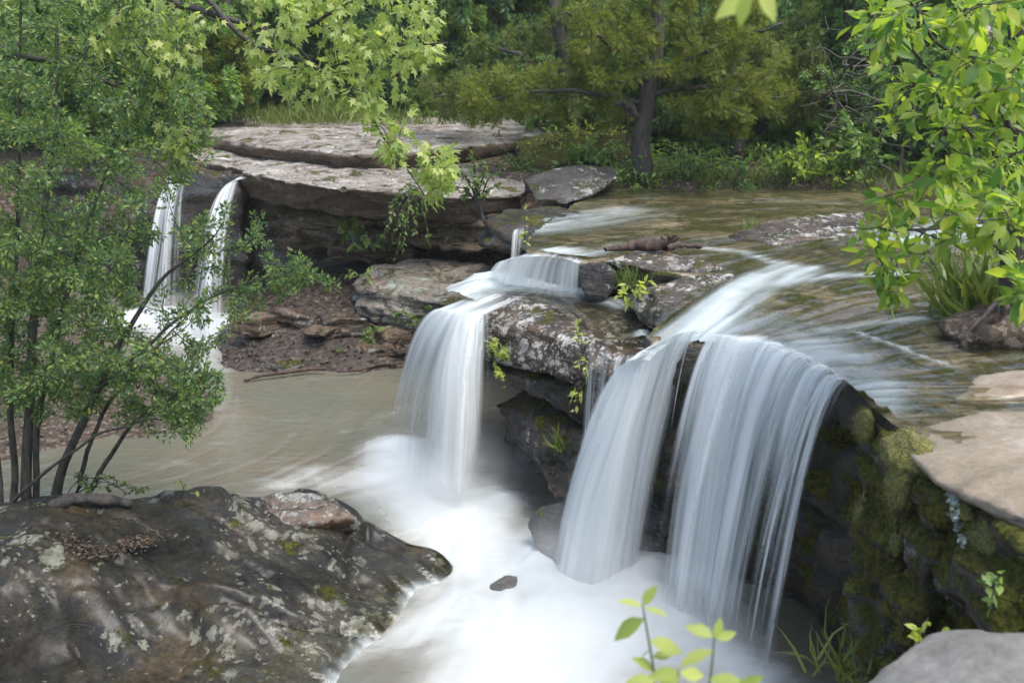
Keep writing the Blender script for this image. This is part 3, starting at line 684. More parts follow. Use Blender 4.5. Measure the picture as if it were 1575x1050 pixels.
# foreground rock, left
FILM = {}
def fore_rock():
    root = empty('foreground_rock', (-2.0, 6.3, 0.0), 'large wet dark rock with lichen spots filling the lower left by the pool', 'rock')
    ctrl = [P(0, 800, .72), P(60, 780, .74), P(140, 772, .72), P(230, 776, .64), P(300, 760, .62), P(340, 756, .60), P(385, 764, .5), P(440, 760, .50), P(500, 772, .44), P(538, 796, .34),
            P(0, 860, .68), P(120, 850, .64), P(240, 840, .52), P(330, 800, .58), P(400, 800, .45), P(470, 815, .34), P(545, 835, .2), P(620, 845, .12), P(685, 857, .04),
            P(0, 930, .5), P(120, 920, .5), P(230, 930, .34), P(330, 880, .42), P(420, 880, .36), P(520, 890, .2), P(600, 900, .08), P(650, 920, -.05),
            P(0, 1000, .24), P(120, 990, .24), P(220, 1000, .19), P(310, 935, .35), P(400, 940, .30), P(480, 955, .18), P(560, 968, .06), P(620, 975, -.06),
            P(300, 975, .19), P(400, 990, .16), P(480, 1000, .10), P(540, 1000, .02), P(100, 1050, .15), P(300, 1050, .13), P(400, 1050, .10), P(480, 1050, 0.03), P(560, 1020, -.08), P(560, 1080, -.12), P(0, 1050, .16),
            P(700, 880, -.12), P(760, 880, -.3), (-1.6, 8.0, -.3), (-2.6, 8.1, -.3), (-3.6, 8.2, -.25), (-4.6, 8.2, -.3), (-1.0, 8.0, -.35), (-0.4, 7.6, -.3), (-5.2, 7.2, .2), (-5.6, 6, .2), (-2, 4.6, -.1), (-.4, 5, -.35), (-4, 4.6, 0), (-6.5, 6.5, -.4)]
    X, Y, F = hgrid(-6.4, 0.2, 4.4, 8.3, 0.022); xy = np.stack([X.ravel(), Y.ravel()], 1)
    z = rbf(ctrl, xy, 2e-3); p = np.column_stack([xy, 0 * z])
    wp = p + 0.12 * np.stack([fbm(p, 1.3, 3, 1), fbm(p, 1.3, 3, 2), 0 * z], 1)
    q = wp @ np.array([[.8, -.5, 0], [.6, .85, 0], [0, 0, 1]]).T * (1.0, 2.6, 1)
    led = fbm(q, 1.1, 3, 91)                                   # long low ridges running across the slope
    cv, ce = cells(np.column_stack([wp[:, :2] @ np.array([[.8, .6], [-.5, .85]]) * (0.9, 2.2), 0 * z]), 33)
    z = z + (0.035 * cv * sstep(0, .15, ce) - 0.02 * (1 - sstep(0, .07, ce))) * sstep(0.02, .2, z)
    z = z + 0.035 * fbm(wp, 1.7, 5, 90) + 0.03 * np.sign(led) * np.abs(led) ** 0.55 * sstep(0.02, .3, z) + 0.008 * fbm(p, 12, 4, 92)
    # thin beds breaking off in low steps that face the viewer
    for fq, am, dx, sd in ((1.9, .055, .34, 5), (5.3, .016, .22, 6)):
        s = (xy[:, 1] + dx * xy[:, 0] + .22 * fbm(p, .9, 3, 110 + sd) + .05 * fbm(p, 4, 3, 120 + sd)) * fq
        saw = s - np.floor(s); stp = np.where(saw < .12, saw / .12, (1 - saw) / .88)
        z = z + am * (stp - .5) * sstep(.0, .18, z) * sstep(-.25, .25, fbm(p, .8, 2, 130 + sd))
    # the long crack above the apron
    ck = np.array([P(290, 940, .3)[:2], P(330, 938, .3)[:2], P(390, 940, .28)[:2], P(450, 962, .2)[:2], P(520, 972, .1)[:2], P(570, 972, .03)[:2]])
    d = np.full(len(z), 9.); sgn = np.zeros(len(z))
    for a, b in zip(ck[:-1], ck[1:]):
        ab = b - a; t = np.clip(((xy - a) @ ab) / (ab @ ab), 0, 1); c = a + t[:, None] * ab; dd = np.linalg.norm(xy - c, axis=1)
        up = d > dd; d = np.where(up, dd, d); sgn = np.where(up, np.sign(ab[0] * (xy - a)[:, 1] - ab[1] * (xy - a)[:, 0]), sgn)
    z = z - 0.10 * np.exp(-(d / 0.022) ** 2) + 0.018 * (sgn > 0) * np.exp(-(d / 0.12) ** 2)
    F0 = F; keep = z > -0.28; F = drop_faces(F, keep); V, F = compact(np.column_stack([xy, z]), F)
    part('body', V, F, M['fore'], root)
    zs = z.reshape(X.shape).copy()
    for _ in range(6): zs[1:-1, 1:-1] = (zs[1:-1, 1:-1] * 2 + zs[:-2, 1:-1] + zs[2:, 1:-1] + zs[1:-1, :-2] + zs[1:-1, 2:]) / 6
    FILM.update(X=X, Y=Y, F=F0, z=zs.ravel())
    rock('ridge', [[P(370, 772, .50), P(430, 757, .57), P(480, 759, .56), P(520, 774, .50), P(547, 798, .42), P(550, 828, .18), P(500, 822, .28), P(430, 812, .38), P(385, 796, .44), P(430, 790, -.1), P(530, 800, -.1), P(480, 770, -.1)]],
         M['brown'], None, root=root, vox=0.025, amp=0.03, scale=2.4, strat=0.03, sfreq=9, fine=0.01, seed=64)['label'] = 'brown wet hump at the pool edge'
fore_rock()
rock('rock', [boulder_hull(P(55, 1052, .10), (.42, .18, .10), 3)], M['fore'], 'low dark rock awash at the bottom left corner', vox=0.025, amp=0.02, scale=2, strat=0, fine=0.008, seed=71)
rock('rock', [boulder_hull(P(262, 1056, .05), (.13, .12, .07), 4)], M['boulder'], 'small dark stone at the lower edge of the big foreground rock', vox=0.02, amp=0.01, scale=3, strat=0, fine=0.004, seed=72)
rock('rock', [boulder_hull(P(800, 905, -.03), (.36, .26, .13), 5)], M['wetdark'], 'dark rock half drowned in white foam below the central fall', vox=0.025, amp=0.02, scale=3, strat=0, fine=0.006, seed=73)
for i, (px, py, z, r, mt, lab) in enumerate([
        (444, 512, .28, (.42, .30, .13), 'boulder', 'flat grey stone on the mud bank nearest the far falls'),
        (496, 507, .42, (.30, .34, .10), 'under', 'tilted brown stone between the grey stone and the pale block'),
        (562, 537, .16, (.56, .28, .14), 'under', 'long brown stone with a white lichen patch on the muddy bank'),
        (430, 556, .04, (.55, .5, .09), 'wetdark', 'wet flat rock at the muddy edge of the pool'),
        (590, 560, .0, (.5, .2, .06), 'under', 'thin brown slab at the waterline below the long brown stone')]):
    rock('rock', [boulder_hull(P(px, py, z), r, 80 + i)], M[mt], lab, vox=0.028, amp=0.03, scale=2.2, strat=0.02, fine=0.01, seed=81 + i)
rg = np.random.default_rng(404)
for i, (px, py, z, r, lab) in enumerate([
        (415, 528, .14, (.50, .30, .07), 'broken flat slab lying just above the waterline of the muddy bank'), (475, 540, .12, (.46, .26, .08), 'dark brown shelf stone between the flat grey stone and the water'),
        (525, 500, .46, (.42, .26, .09), 'brown slab higher up the muddy bank behind the long stone'), (610, 520, .30, (.36, .24, .10), 'angular brown slab against the foot of the pale block'),
        (640, 548, .06, (.42, .22, .08), 'low brown stone at the right end of the muddy bank behind the left fall'), (400, 498, .42, (.40, .3, .10), 'dark slab at the left end of the bank under the hollow'), (455, 485, .52, (.34, .24, .08), 'small dark slab deep under the overhang')]):
    t = rg.uniform(0, 6.28); k = 6; an = t + np.arange(k) * 2 * math.pi / k + rg.normal(size=k) * .25; c = P(px, py, z); rr = rg.uniform(.8, 1.1, k)
    top = [c + (r[0] * q * math.cos(w), r[1] * q * math.sin(w), r[2] + .05 * rg.normal()) for w, q in zip(an, rr)]; bot = [p * 1.0 + (0.05 * (p - c)[0], .05 * (p - c)[1], -2.6 * r[2]) for p in top]
    rock('rock_slab', [top + bot], M['under' if i % 2 else 'shelf'], lab, vox=0.03, amp=0.03, scale=2.2, strat=0.03, sfreq=10, fine=0.012, seed=420 + i)
def scr(name, pts, r, mat, label, cat, k=7, rng=None, knots=0.0, seed=0):
    rng = np.random.default_rng(seed); p = smooth_path(pts, 26, 0.012, rng)
    rr = np.interp(np.linspace(0, 1, 26), np.linspace(0, 1, len(r)), r) * (1 + 0.10 * rng.normal(size=26))
    V, F = tubes([(p, rr)], 10)
    return solo(name, V, F, mat, label, cat)
M['bark'] = bark_mat('dark_bark', (0.016, 0.014, 0.012), (0.07, 0.062, 0.052))
M['deadwood'] = bark_mat('wet_deadwood', (0.02, 0.014, 0.011), (0.10, 0.065, 0.048))
M['stem'] = bark_mat('grey_green_bark', (0.018, 0.018, 0.012), (0.075, 0.07, 0.05))
def log():
    root = empty('driftwood_log', P(990, 380, 2.12), 'broken dark driftwood log stranded on the rock above the cascades', 'log')
    rng = np.random.default_rng(5)
    def tb(nm, pts, r, seed):
        rng = np.random.default_rng(seed); p = smooth_path(pts, 40, 0.01, rng)
        rr = np.interp(np.linspace(0, 1, 40), np.linspace(0, 1, len(r)), r); V, F = tubes([(p, rr)], 14)
        V = V + 0.016 * np.stack([fbm(V, 9, 4, seed + k) for k in range(3)], 1)
        part(nm, V, F, M['deadwood'], root)
    tb('trunk', [P(932, 384, 2.19), P(965, 379, 2.21), P(1005, 374, 2.24), P(1045, 366, 2.30)], [.022, .035, .05, .075, .05, .012], 1)
    tb('broken_branch', [P(1020, 381, 2.18), P(1050, 378, 2.18), P(1075, 378, 2.17)], [.05, .035, .02, .03], 2)
    tb('broken_branch', [P(1000, 372, 2.25), P(1030, 366, 2.30), P(1040, 362, 2.34)], [.03, .025, .008], 3)
log()
scr('fallen_branch', [P(80, 778, .76), P(115, 764, .80), P(150, 766, .78), P(198, 774, .70)], [.05, .045, .04, .03], M['bark'], 'thick dark branch lying on the foreground rock by the shrub stems', 'branch', seed=4)
scr('driftwood_stick', [P(375, 585, .03), P(400, 578, .06), P(430, 574, .07), P(470, 568, .06), P(500, 566, .08)], [.015, .025, .03, .03, .02], M['deadwood'], 'pale bent stick at the pool edge of the muddy bank', 'stick', seed=6)
scr('driftwood_stick', [P(345, 548, .05), P(380, 536, .10), P(415, 528, .16)], [.02, .035, .025], M['bark'], 'dark stick lying on mud beside the far plunge pool', 'stick', seed=7)
scr('twig', [P(196, 797, .66), P(220, 806, .66), P(238, 816, .63), P(248, 829, .6)], [.008, .008, .006], M['bark'], 'thin dark twig lying on the foreground rock', 'twig', seed=8)
# ------------------------------------------------------------------ moving water
def poly_mask(poly, x, y):
    inside = np.zeros(len(x), bool); p = np.asarray(poly, float); n = len(p)
    for i in range(n):
        a, b = p[i], p[(i + 1) % n]
        c = ((a[1] > y) != (b[1] > y)) & (x < (b[0] - a[0]) * (y - a[1]) / (b[1] - a[1] + 1e-12) + a[0])
        inside ^= c
    return inside
def seg_dist(path, xy):
    d = np.full(len(xy), 1e9)
    p = np.asarray(path, float)[:, :2]
    for a, b in zip(p[:-1], p[1:]):
        ab = b - a; t = np.clip(((xy - a) @ ab) / (ab @ ab + 1e-12), 0, 1)
        d = np.minimum(d, np.linalg.norm(xy - a - t[:, None] * ab, axis=1))
    return d
def flow_field(paths, xy, power=3):
    num = np.zeros((len(xy), 2)); den = np.zeros(len(xy))
    for path in paths:
        p = np.asarray(path, float)[:, :2]
        for a, b in zip(p[:-1], p[1:]):
            L = np.linalg.norm(b - a); k = max(1, int(L / 0.4))
            for t in (np.arange(k) + .5) / k:
                c = a + t * (b - a); wgt = 1 / (np.linalg.norm(xy - c, axis=1) + 0.06) ** power
                num += wgt[:, None] * (b - a) / L; den += wgt
    return unit(num / den[:, None])
def lic(X, Y, fl, res, seed, steps=26, grain=1):
    ny, nx = X.shape; rng = np.random.default_rng(seed); nz = rng.normal(size=(ny, nx))
    for _ in range(grain): nz = (nz + np.roll(nz, 1, 0) + np.roll(nz, 1, 1) + np.roll(nz, -1, 0) + np.roll(nz, -1, 1)) / 5
    f = fl.reshape(ny, nx, 2); J, I = np.mgrid[0:ny, 0:nx].astype(float); acc = nz.copy()
    for sg in (1, -1):
        i, j = I.copy(), J.copy()
        for s in range(steps):
            a = np.clip(j.astype(int), 0, ny - 1); b = np.clip(i.astype(int), 0, nx - 1)
            v = f[a, b]; i += sg * v[..., 0]; j += sg * v[..., 1]
            ic, jc = np.clip(i, 0, nx - 1.001), np.clip(j, 0, ny - 1.001); i0, j0 = ic.astype(int), jc.astype(int); u, w_ = ic - i0, jc - j0
            acc += (nz[j0, i0] * (1 - u) * (1 - w_) + nz[j0, i0 + 1] * u * (1 - w_) + nz[j0 + 1, i0] * (1 - u) * w_ + nz[j0 + 1, i0 + 1] * u * w_)
    acc -= acc.mean(); acc /= acc.std(); return acc.ravel()
def foam_from(paths, xy):
    f = np.zeros(len(xy))
    for path, wd, st in paths: f = 1 - (1 - f) * (1 - st * np.exp(-(seg_dist(path, xy) / wd) ** 2))
    return f
def Pz(z, *pts): return [P(a, b, z) for a, b in pts]

def pool_mat():
    m = N('pool_water'); foam, st = m.attr('foam'), m.attr('streak'); c = m.obj()
    big = m.noise(c, 0.5, 4)
    mud = m.mix(m.ramp(big, 0.35, 0.65), (0.135, 0.118, 0.085), (0.115, 0.122, 0.092))
    k = m.math('ADD', foam, m.math('MULTIPLY', st, m.math('MULTIPLY_ADD', foam, 0.095, 0.008)))
    sw = m.noise(m.map(c, (1, 1, 1)), 1.7, 5, 0.55, 1.2)
    k = m.math('ADD', k, m.math('MULTIPLY', m.math('MULTIPLY', m.math('SUBTRACT', sw, 0.52), 2.2), m.math('MULTIPLY', foam, m.math('SUBTRACT', 1.12, foam))))
    tb = m.noise(m.map(c, (1.0, 1.9, 1), (3, 1, 0), (0, 0, -.5)), 1.15, 6, 0.62, 0.8)
    k = m.math('ADD', k, m.math('MULTIPLY', m.ramp(tb, .50, .72), 0.16))
    fk = m.ramp(k, 0.06, 0.85)
    col = m.mix(m.ramp(k, 0.04, 0.45), mud, (0.30, 0.30, 0.265))
    col = m.mix(m.ramp(k, 0.25, 1.0), col, (0.47, 0.50, 0.50))
    h = m.math('ADD', m.math('MULTIPLY', st, 0.16), m.noise(m.map(c, (1, 1.8, 1)), 5, 4))
    b = m.n('BsdfPrincipled', {'Base Color': col, 'Roughness': m.math('MULTIPLY_ADD', fk, 0.6, 0.11), 'Specular IOR Level': 0.5, 'Normal': m.bump(h, 0.5, 0.022)})
    return m.finish(b)
def stream_mat(tint):
    m = N('stream_water'); foam, st = m.attr('foam'), m.attr('streak'); c = m.obj()
    k = m.math('ADD', foam, m.math('MULTIPLY', st, m.math('MULTIPLY_ADD', foam, 0.17, 0.022)))
    fk = m.math('MULTIPLY', m.ramp(k, 0.06, 1.0), 0.86)
    h = m.math('ADD', m.math('MULTIPLY', st, 0.55), m.math('MULTIPLY', m.noise(c, 4, 4), 0.6))
    nb = m.bump(h, 0.5, 0.025)
    clear = m.n('BsdfTransparent', {'Color': tint})
    deep = m.n('BsdfDiffuse', {'Color': (0.10, 0.095, 0.055)})
    body = m.n('MixShader', {0: 0.10, 1: clear, 2: deep})
    gl = m.n('BsdfGlossy', {'Color': (1, 1, 1), 'Roughness': 0.14, 'Normal': nb})
    fr = m.n('Fresnel', {'IOR': 1.36, 'Normal': nb})
    wat = m.n('MixShader', {0: fr, 1: body, 2: gl})
    wh = m.n('BsdfPrincipled', {'Base Color': (0.48, 0.54, 0.54), 'Roughness': 0.4, 'Normal': nb})
    return m.finish(m.n('MixShader', {0: fk, 1: wat, 2: wh}))
def fall_mat(name, fx=22.0, fy=0.45, white=(0.80, 0.825, 0.82), hard=1.05):
    m = N(name); dn = m.attr('dens'); uv = m.n('TexCoord').outputs['UV']
    warp = m.n('VectorMath', {0: uv, 1: m.n('VectorMath', {0: m.noise(m.map(uv, (2, .35, 1)), 1.0, 2, color=True), 1: (.22, 0, 0)}, operation='MULTIPLY').outputs[0]}, operation='ADD').outputs[0]
    s1 = m.noise(m.map(warp, (fx, fy, 1)), 1.0, 5, 0.62)
    s2 = m.noise(m.map(warp, (fx * .22, fy * .6, 1), (4, 7, 0)), 1.0, 3, 0.5)
    s = m.math('ADD', m.math('MULTIPLY', s1, 0.38), m.math('MULTIPLY', s2, 0.62))
    k = m.math('ADD', dn, m.math('MULTIPLY', m.math('SUBTRACT', s, 0.5), 2.4 * hard))
    al = m.math('MULTIPLY', m.ramp(k, 0.05, 1.05), m.ramp(dn, 0.0, 0.35))
    al = m.math('MULTIPLY', al, 0.97)
    col = m.mix(m.ramp(s, 0.36, 0.62), tuple(x * f for x, f in zip(white, (.60, .66, .68))), white)
    nb = m.bump(s1, 0.25, 0.02)
    d = m.n('BsdfPrincipled', {'Base Color': col, 'Roughness': 0.45, 'Specular IOR Level': 0.3, 'Normal': nb})
    tr = m.n('BsdfTranslucent', {'Color': white})
    w_ = m.n('MixShader', {0: 0.32, 1: d, 2: tr})
    return m.finish(m.n('MixShader', {0: al, 1: m.n('BsdfTransparent'), 2: w_}))
M['pool'] = pool_mat(); M['stream'] = stream_mat((0.90, 0.90, 0.80)); M['fall'] = fall_mat('falling_water'); M['veil'] = fall_mat('thin_falling_water', 34, 0.4, hard=1.4)

BASE_L = Pz(0, (612, 690), (625, 740), (660, 785), (720, 800), (760, 775))
BASE_C = Pz(0, (850, 875), (880, 915), (940, 920), (1005, 890))
BASE_R = Pz(0, (1035, 900), (1070, 950), (1110, 1000), (1150, 1045), (1160, 1080))
def build_pool():
    res = 0.035
    X, Y, F = hgrid(-9.6, 2.3, 3.6, 18.6, res); xy = np.stack([X.ravel(), Y.ravel()], 1)
    flows = [Pz(0, (240, 480), (330, 520), (340, 590), (300, 650), (200, 720), (60, 760)), Pz(0, (340, 500), (400, 590), (430, 640), (380, 700), (260, 740), (100, 765)),
             Pz(0, (600, 590), (520, 640), (480, 700), (400, 740), (330, 750)), Pz(0, (640, 700), (560, 690), (480, 720), (420, 748)),
             Pz(0, (700, 800), (640, 790), (580, 800), (540, 790)), Pz(0, (740, 800), (720, 840), (730, 870), (760, 900), (760, 960), (700, 1050), (640, 1150)),
             Pz(0, (860, 880), (830, 880), (800, 900), (780, 950), (760, 1050)), Pz(0, (900, 910), (860, 960), (820, 1050), (780, 1150)), Pz(0, (980, 910), (940, 980), (900, 1060)),
             Pz(0, (1060, 940), (1000, 970), (920, 1050), (860, 1150)), Pz(0, (1130, 1040), (1060, 1080), (960, 1150)), Pz(0, (680, 900), (600, 950), (500, 1000), (380, 1040), (300, 1100))]
    fl = flow_field(flows, xy)
    st = 0.6 * lic(X, Y, fl, res, 5, 30, 1) + 0.6 * lic(X, Y, fl, res, 6, 60, 4)
    foam = foam_from([(BASE_L, 0.30, 0.97), (Pz(0, (660, 740), (700, 800), (720, 850)), 0.42, 0.85), (Pz(0, (610, 700), (600, 750), (640, 800)), 0.3, 0.25), (Pz(0, (470, 735), (560, 745)), 0.35, 0.35),
                      (Pz(0, (760, 840), (820, 850)), 0.35, 0.8), (BASE_C, 0.62, 1.0), (BASE_R, 0.32, 0.85), (Pz(0, (850, 960), (780, 960), (760, 1050)), 0.40, 0.95),
                      (Pz(0, (900, 1000), (850, 1100)), 0.5, 0.9), (Pz(0, (680, 950), (600, 985), (540, 1000)), 0.18, 0.30), (Pz(0, (700, 900), (660, 950)), 0.3, 0.5),
                      (Pz(0, (230, 490), (290, 498), (335, 510)), 0.7, 0.9), (Pz(0, (320, 530), (310, 570)), 0.4, 0.3), (Pz(0, (380, 640), (300, 700)), .3, .08),
                      (Pz(0, (520, 640), (600, 650)), .5, .12), (Pz(0, (1000, 1000), (1100, 1060)), .35, .4)], xy)
    p = np.column_stack([xy, 0 * foam])
    mound = foam_from([(BASE_L, 0.34, 0.07), (BASE_C, 0.42, 0.11), (BASE_R, 0.26, 0.05), (Pz(0, (850, 960), (760, 960)), 0.5, 0.05), (Pz(0, (240, 485), (340, 500)), .5, .12)], xy)
    z = 0.0012 * st + 0.004 * st * np.clip(foam, 0, 1) + mound * (1 + 0.5 * fbm(p, 2.2, 4, 3)) + 0.010 * fbm(p, 1.6, 3, 9) + foam * 0.02 * fbm(p, 5, 3, 12)
    structure('pool_water', np.column_stack([xy, z]), F, M['pool'], {'foam': foam, 'streak': st})
build_pool()

WZ = 2.075
STREAM = [(1.25, 14.9), (0.98, 13.6), (0.36, 11.4), (0.16, 10.6), (0.08, 10.0), (0.28, 9.74), (0.71, 9.42), (1.0, 9.2), (1.5, 8.9), (1.75, 8.45), (1.35, 7.85), (1.15, 7.5), (0.97, 7.02), (1.33, 6.84), (1.55, 6.64), (1.74, 6.41), (1.89, 5.94), (1.98, 5.48), (1.97, 5.1), (2.02, 4.8), (2.3, 4.3), (4, 4.0), (10.4, 4), (10.4, 15.0)]
def build_stream():
    res = 0.032
    X, Y, F = hgrid(-0.1, 10.4, 3.9, 15.0, res); xy = np.stack([X.ravel(), Y.ravel()], 1); L = 2.05
    flows = [Pz(L, (1575, 335), (1420, 350), (1290, 385), (1190, 422), (1100, 482), (1000, 528)), Pz(L, (1575, 420), (1400, 440), (1260, 470), (1160, 505), (1085, 515)),
             Pz(L, (1575, 480), (1400, 500), (1290, 535), (1200, 535)), Pz(L, (1575, 540), (1400, 550), (1330, 580), (1280, 575)), Pz(L, (1575, 620), (1450, 620), (1350, 625)),
             Pz(L, (1320, 305), (1080, 318), (920, 335), (850, 348), (790, 352)), Pz(L, (1250, 340), (1080, 360), (930, 375), (840, 392), (800, 396)), Pz(L, (1150, 375), (1000, 392), (890, 402)), [(8, 13.8), (6.5, 12.3)], [(9, 8), (6, 8)], [(9, 6), (5, 6)]]
    fl = flow_field(flows, xy); st = 0.65 * lic(X, Y, fl, res, 15, 22, 1) + 0.6 * lic(X, Y, fl, res, 16, 45, 3)
    foam = foam_from([(Pz(L, (1230, 415), (1180, 430), (1100, 482), (1020, 520)), 0.24, 0.68), (Pz(L, (1185, 405), (1140, 388), (1090, 384)), .14, .45), (Pz(L, (1140, 455), (1060, 505)), .12, .5), (Pz(L, (1120, 500), (1200, 500), (1260, 540)), 0.30, 0.38),
                      (Pz(L, (1575, 345), (1480, 352), (1400, 372)), 0.55, 0.60), (Pz(L, (1380, 425), (1260, 430), (1200, 440)), 0.16, 0.50), (Pz(L, (1420, 495), (1330, 502), (1275, 512)), 0.10, 0.5),
                      (Pz(L, (1300, 560), (1240, 550), (1330, 585)), 0.25, 0.40), (Pz(L, (1320, 518), (1360, 532), (1420, 555), (1470, 570)), 0.04, 0.42), (Pz(L, (1350, 600), (1350, 640)), 0.2, 0.40),
                      (Pz(L, (960, 330), (880, 345), (830, 352)), 0.6, 0.40), (Pz(L, (870, 390), (800, 396)), 0.22, 0.75), (Pz(L, (960, 380), (890, 398)), 0.2, 0.4), (Pz(L, (1200, 312), (1330, 316)), .3, .2)], xy)
    p = np.column_stack([xy, 0 * foam])
    z = WZ + bed_dip(xy[:, 0], xy[:, 1]) + 0.007 * st + 0.016 * fbm(p, 1.1, 3, 5) - 0.03 * sstep(0.16, 0.0, seg_dist(STREAM[10:18], xy))
    far = sstep(0.9, 0.0, np.abs(xy[:, 0] - 0.6)) * sstep(11, 12, xy[:, 1]) * 0.03 * fbm(p, 3, 3, 8)
    keep = poly_mask(STREAM, xy[:, 0], xy[:, 1]); F = drop_faces(F, keep)
    V, F, fo, s2 = compact(np.column_stack([xy, z + far]), F, foam, st)
    structure('stream_water', V, F, M['stream'], {'foam': fo, 'streak': s2})
    # pool on the middle shelf
    res = 0.022; X, Y, F = hgrid(-0.75, 1.35, 7.3, 10.3, res); xy = np.stack([X.ravel(), Y.ravel()], 1)
    flows = [Pz(1.68, (800, 445), (760, 448), (710, 465), (680, 485)), Pz(1.68, (860, 452), (800, 455), (740, 470)), Pz(1.68, (880, 455), (940, 480), (980, 500), (990, 530)), Pz(1.68, (840, 458), (900, 490), (940, 545))]
    fl = flow_field(flows, xy); st = 0.7 * lic(X, Y, fl, res, 25, 24, 1) + .5 * lic(X, Y, fl, res, 26, 50, 3)
    foam = foam_from([(Pz(1.68, (740, 430), (800, 442), (860, 450), (905, 455)), 0.32, 0.95), (Pz(1.68, (770, 440), (720, 455), (690, 475)), 0.26, 0.98), (Pz(1.68, (900, 455), (960, 480)), 0.15, 0.5), (Pz(1.68, (990, 520), (985, 540)), .08, .6)], xy)
    keep = poly_mask([(-0.66, 9.55), (-0.62, 9.3), (-0.30, 8.93), (-0.12, 9.1), (0.05, 9.35), (0.32, 9.05), (0.55, 8.3), (0.85, 7.68), (1.2, 7.75), (1.3, 8.6), (0.9, 9.7), (0.1, 10.2), (-.4, 10.2)], xy[:, 0], xy[:, 1])
    F = drop_faces(F, keep); p = np.column_stack([xy, 0 * foam]); z = 1.715 + 0.06 * foam + 0.012 * st * .5 + 0.02 * foam * fbm(p, 5, 3, 3)
    V, F, fo, s2 = compact(np.column_stack([xy, z]), F, foam, st)
    structure('shelf_water', V, F, M['stream'], {'foam': fo, 'streak': s2})
build_stream()

def build_film():
    X, Y, F, z = FILM['X'], FILM['Y'], FILM['F'], FILM['z']; xy = np.stack([X.ravel(), Y.ravel()], 1); p = np.column_stack([xy, 0 * z])
    fl = flow_field([Pz(.2, (330, 960), (430, 990), (520, 1010), (600, 1000)), Pz(.1, (560, 860), (640, 890), (700, 930)), Pz(.1, (450, 900), (560, 930), (640, 960)), Pz(.1, (200, 1010), (300, 1030), (420, 1060)), Pz(.1, (520, 800), (600, 830), (700, 850))], xy)
    st = .7 * lic(X, Y, fl, .022, 41, 20, 1) + .5 * lic(X, Y, fl, .022, 42, 40, 3)
    lim = 0.10 + 0.10 * fbm(p, 2.2, 4, 7)
    keep = (z < lim) & (z > -.16) & (xy[:, 0] > -2.7 + .4 * fbm(p, 1.5, 3, 8)) & (xy[:, 1] < 7.75)
    foam = .75 * sstep(.07, -.09, z + .05 * fbm(p, 3, 4, 9)) + .05
    F = drop_faces(F, keep); V, F, fo, s2 = compact(np.column_stack([xy, z + .014 + .004 * st * sstep(.1, 0, z)]), F, foam, st)
    structure('shallow_water', V, F, M['stream'], {'foam': fo, 'streak': s2})
build_film()
def curtain(A, B, nu, nv, lead=0.35, seed=0, bulge=0.03, off=0.0, dens=None, pw=1.0, lead_dir=None, spread=0.0):
    """a sheet thrown from lip polyline A to foot polyline B"""
    A = np.asarray(A, float); B = np.asarray(B, float); u = np.linspace(0, 1, nu)
    def res(Q):
        s = np.concatenate([[0], np.cumsum(np.linalg.norm(np.diff(Q, axis=0), axis=1))]); s /= s[-1]
        return np.stack([np.interp(u, s, Q[:, k]) for k in range(3)], 1), 1
    a, _ = res(A); b, _ = res(B)
    tau = np.concatenate([np.linspace(-lead, 0, max(2, nv // 6), endpoint=False), np.linspace(0, 1, nv)])
    t = np.clip(tau, 0, 1)[:, None, None]; tn = np.clip(tau, None, 0)[:, None, None]
    d = b - a; h = d.copy(); h[:, 2] = 0
    if lead_dir is not None: ld = np.broadcast_to(np.array(lead_dir, float), h.shape)
    else: ld = unit(h + 1e-6)
    Vx = a[None] + h[None] * (t ** pw) + ld[None] * tn
    Vx[:, :, 2] = a[None, :, 2] + d[None, :, 2] * (0.12 * t[..., 0] + 0.88 * t[..., 0] ** 2) - 0.03 * np.minimum(0, tn[..., 0])
    lenw = np.linalg.norm(np.diff(a, axis=0), axis=1).sum(); hh = abs(d[:, 2].mean())
    nrm = np.cross(np.gradient(a, axis=0), np.array((0, 0, 1.0))); nrm = unit(nrm); 
    if (nrm * h).sum() < 0: nrm = -nrm
    q = np.stack([np.repeat(u[None] * lenw * 7, len(tau), 0), np.repeat(tau[:, None] * 0.5 * hh, nu, 1), np.full((len(tau), nu), seed * 3.1)], -1).reshape(-1, 3)
    Vx = Vx + nrm[None] * (off + bulge * fbm(q, 1.0, 3, seed).reshape(len(tau), nu)[..., None] * np.clip(0.25 + t, 0, 1))
    nv2 = len(tau); U = np.repeat(u[None], nv2, 0); T = np.repeat(tau[:, None], nu, 1)
    de = dens(U, T, seed) if dens else np.ones_like(U)
    uv = np.stack([U * lenw + seed * 5.3, T ** 1 * hh], -1)
    return Vx.reshape(-1, 3), grid_faces(nu, nv2), de.ravel(), uv.reshape(-1, 2)
def edge(U, e0=0.08, e1=0.08): return sstep(0, e0, U) * sstep(0, e1, 1 - U)
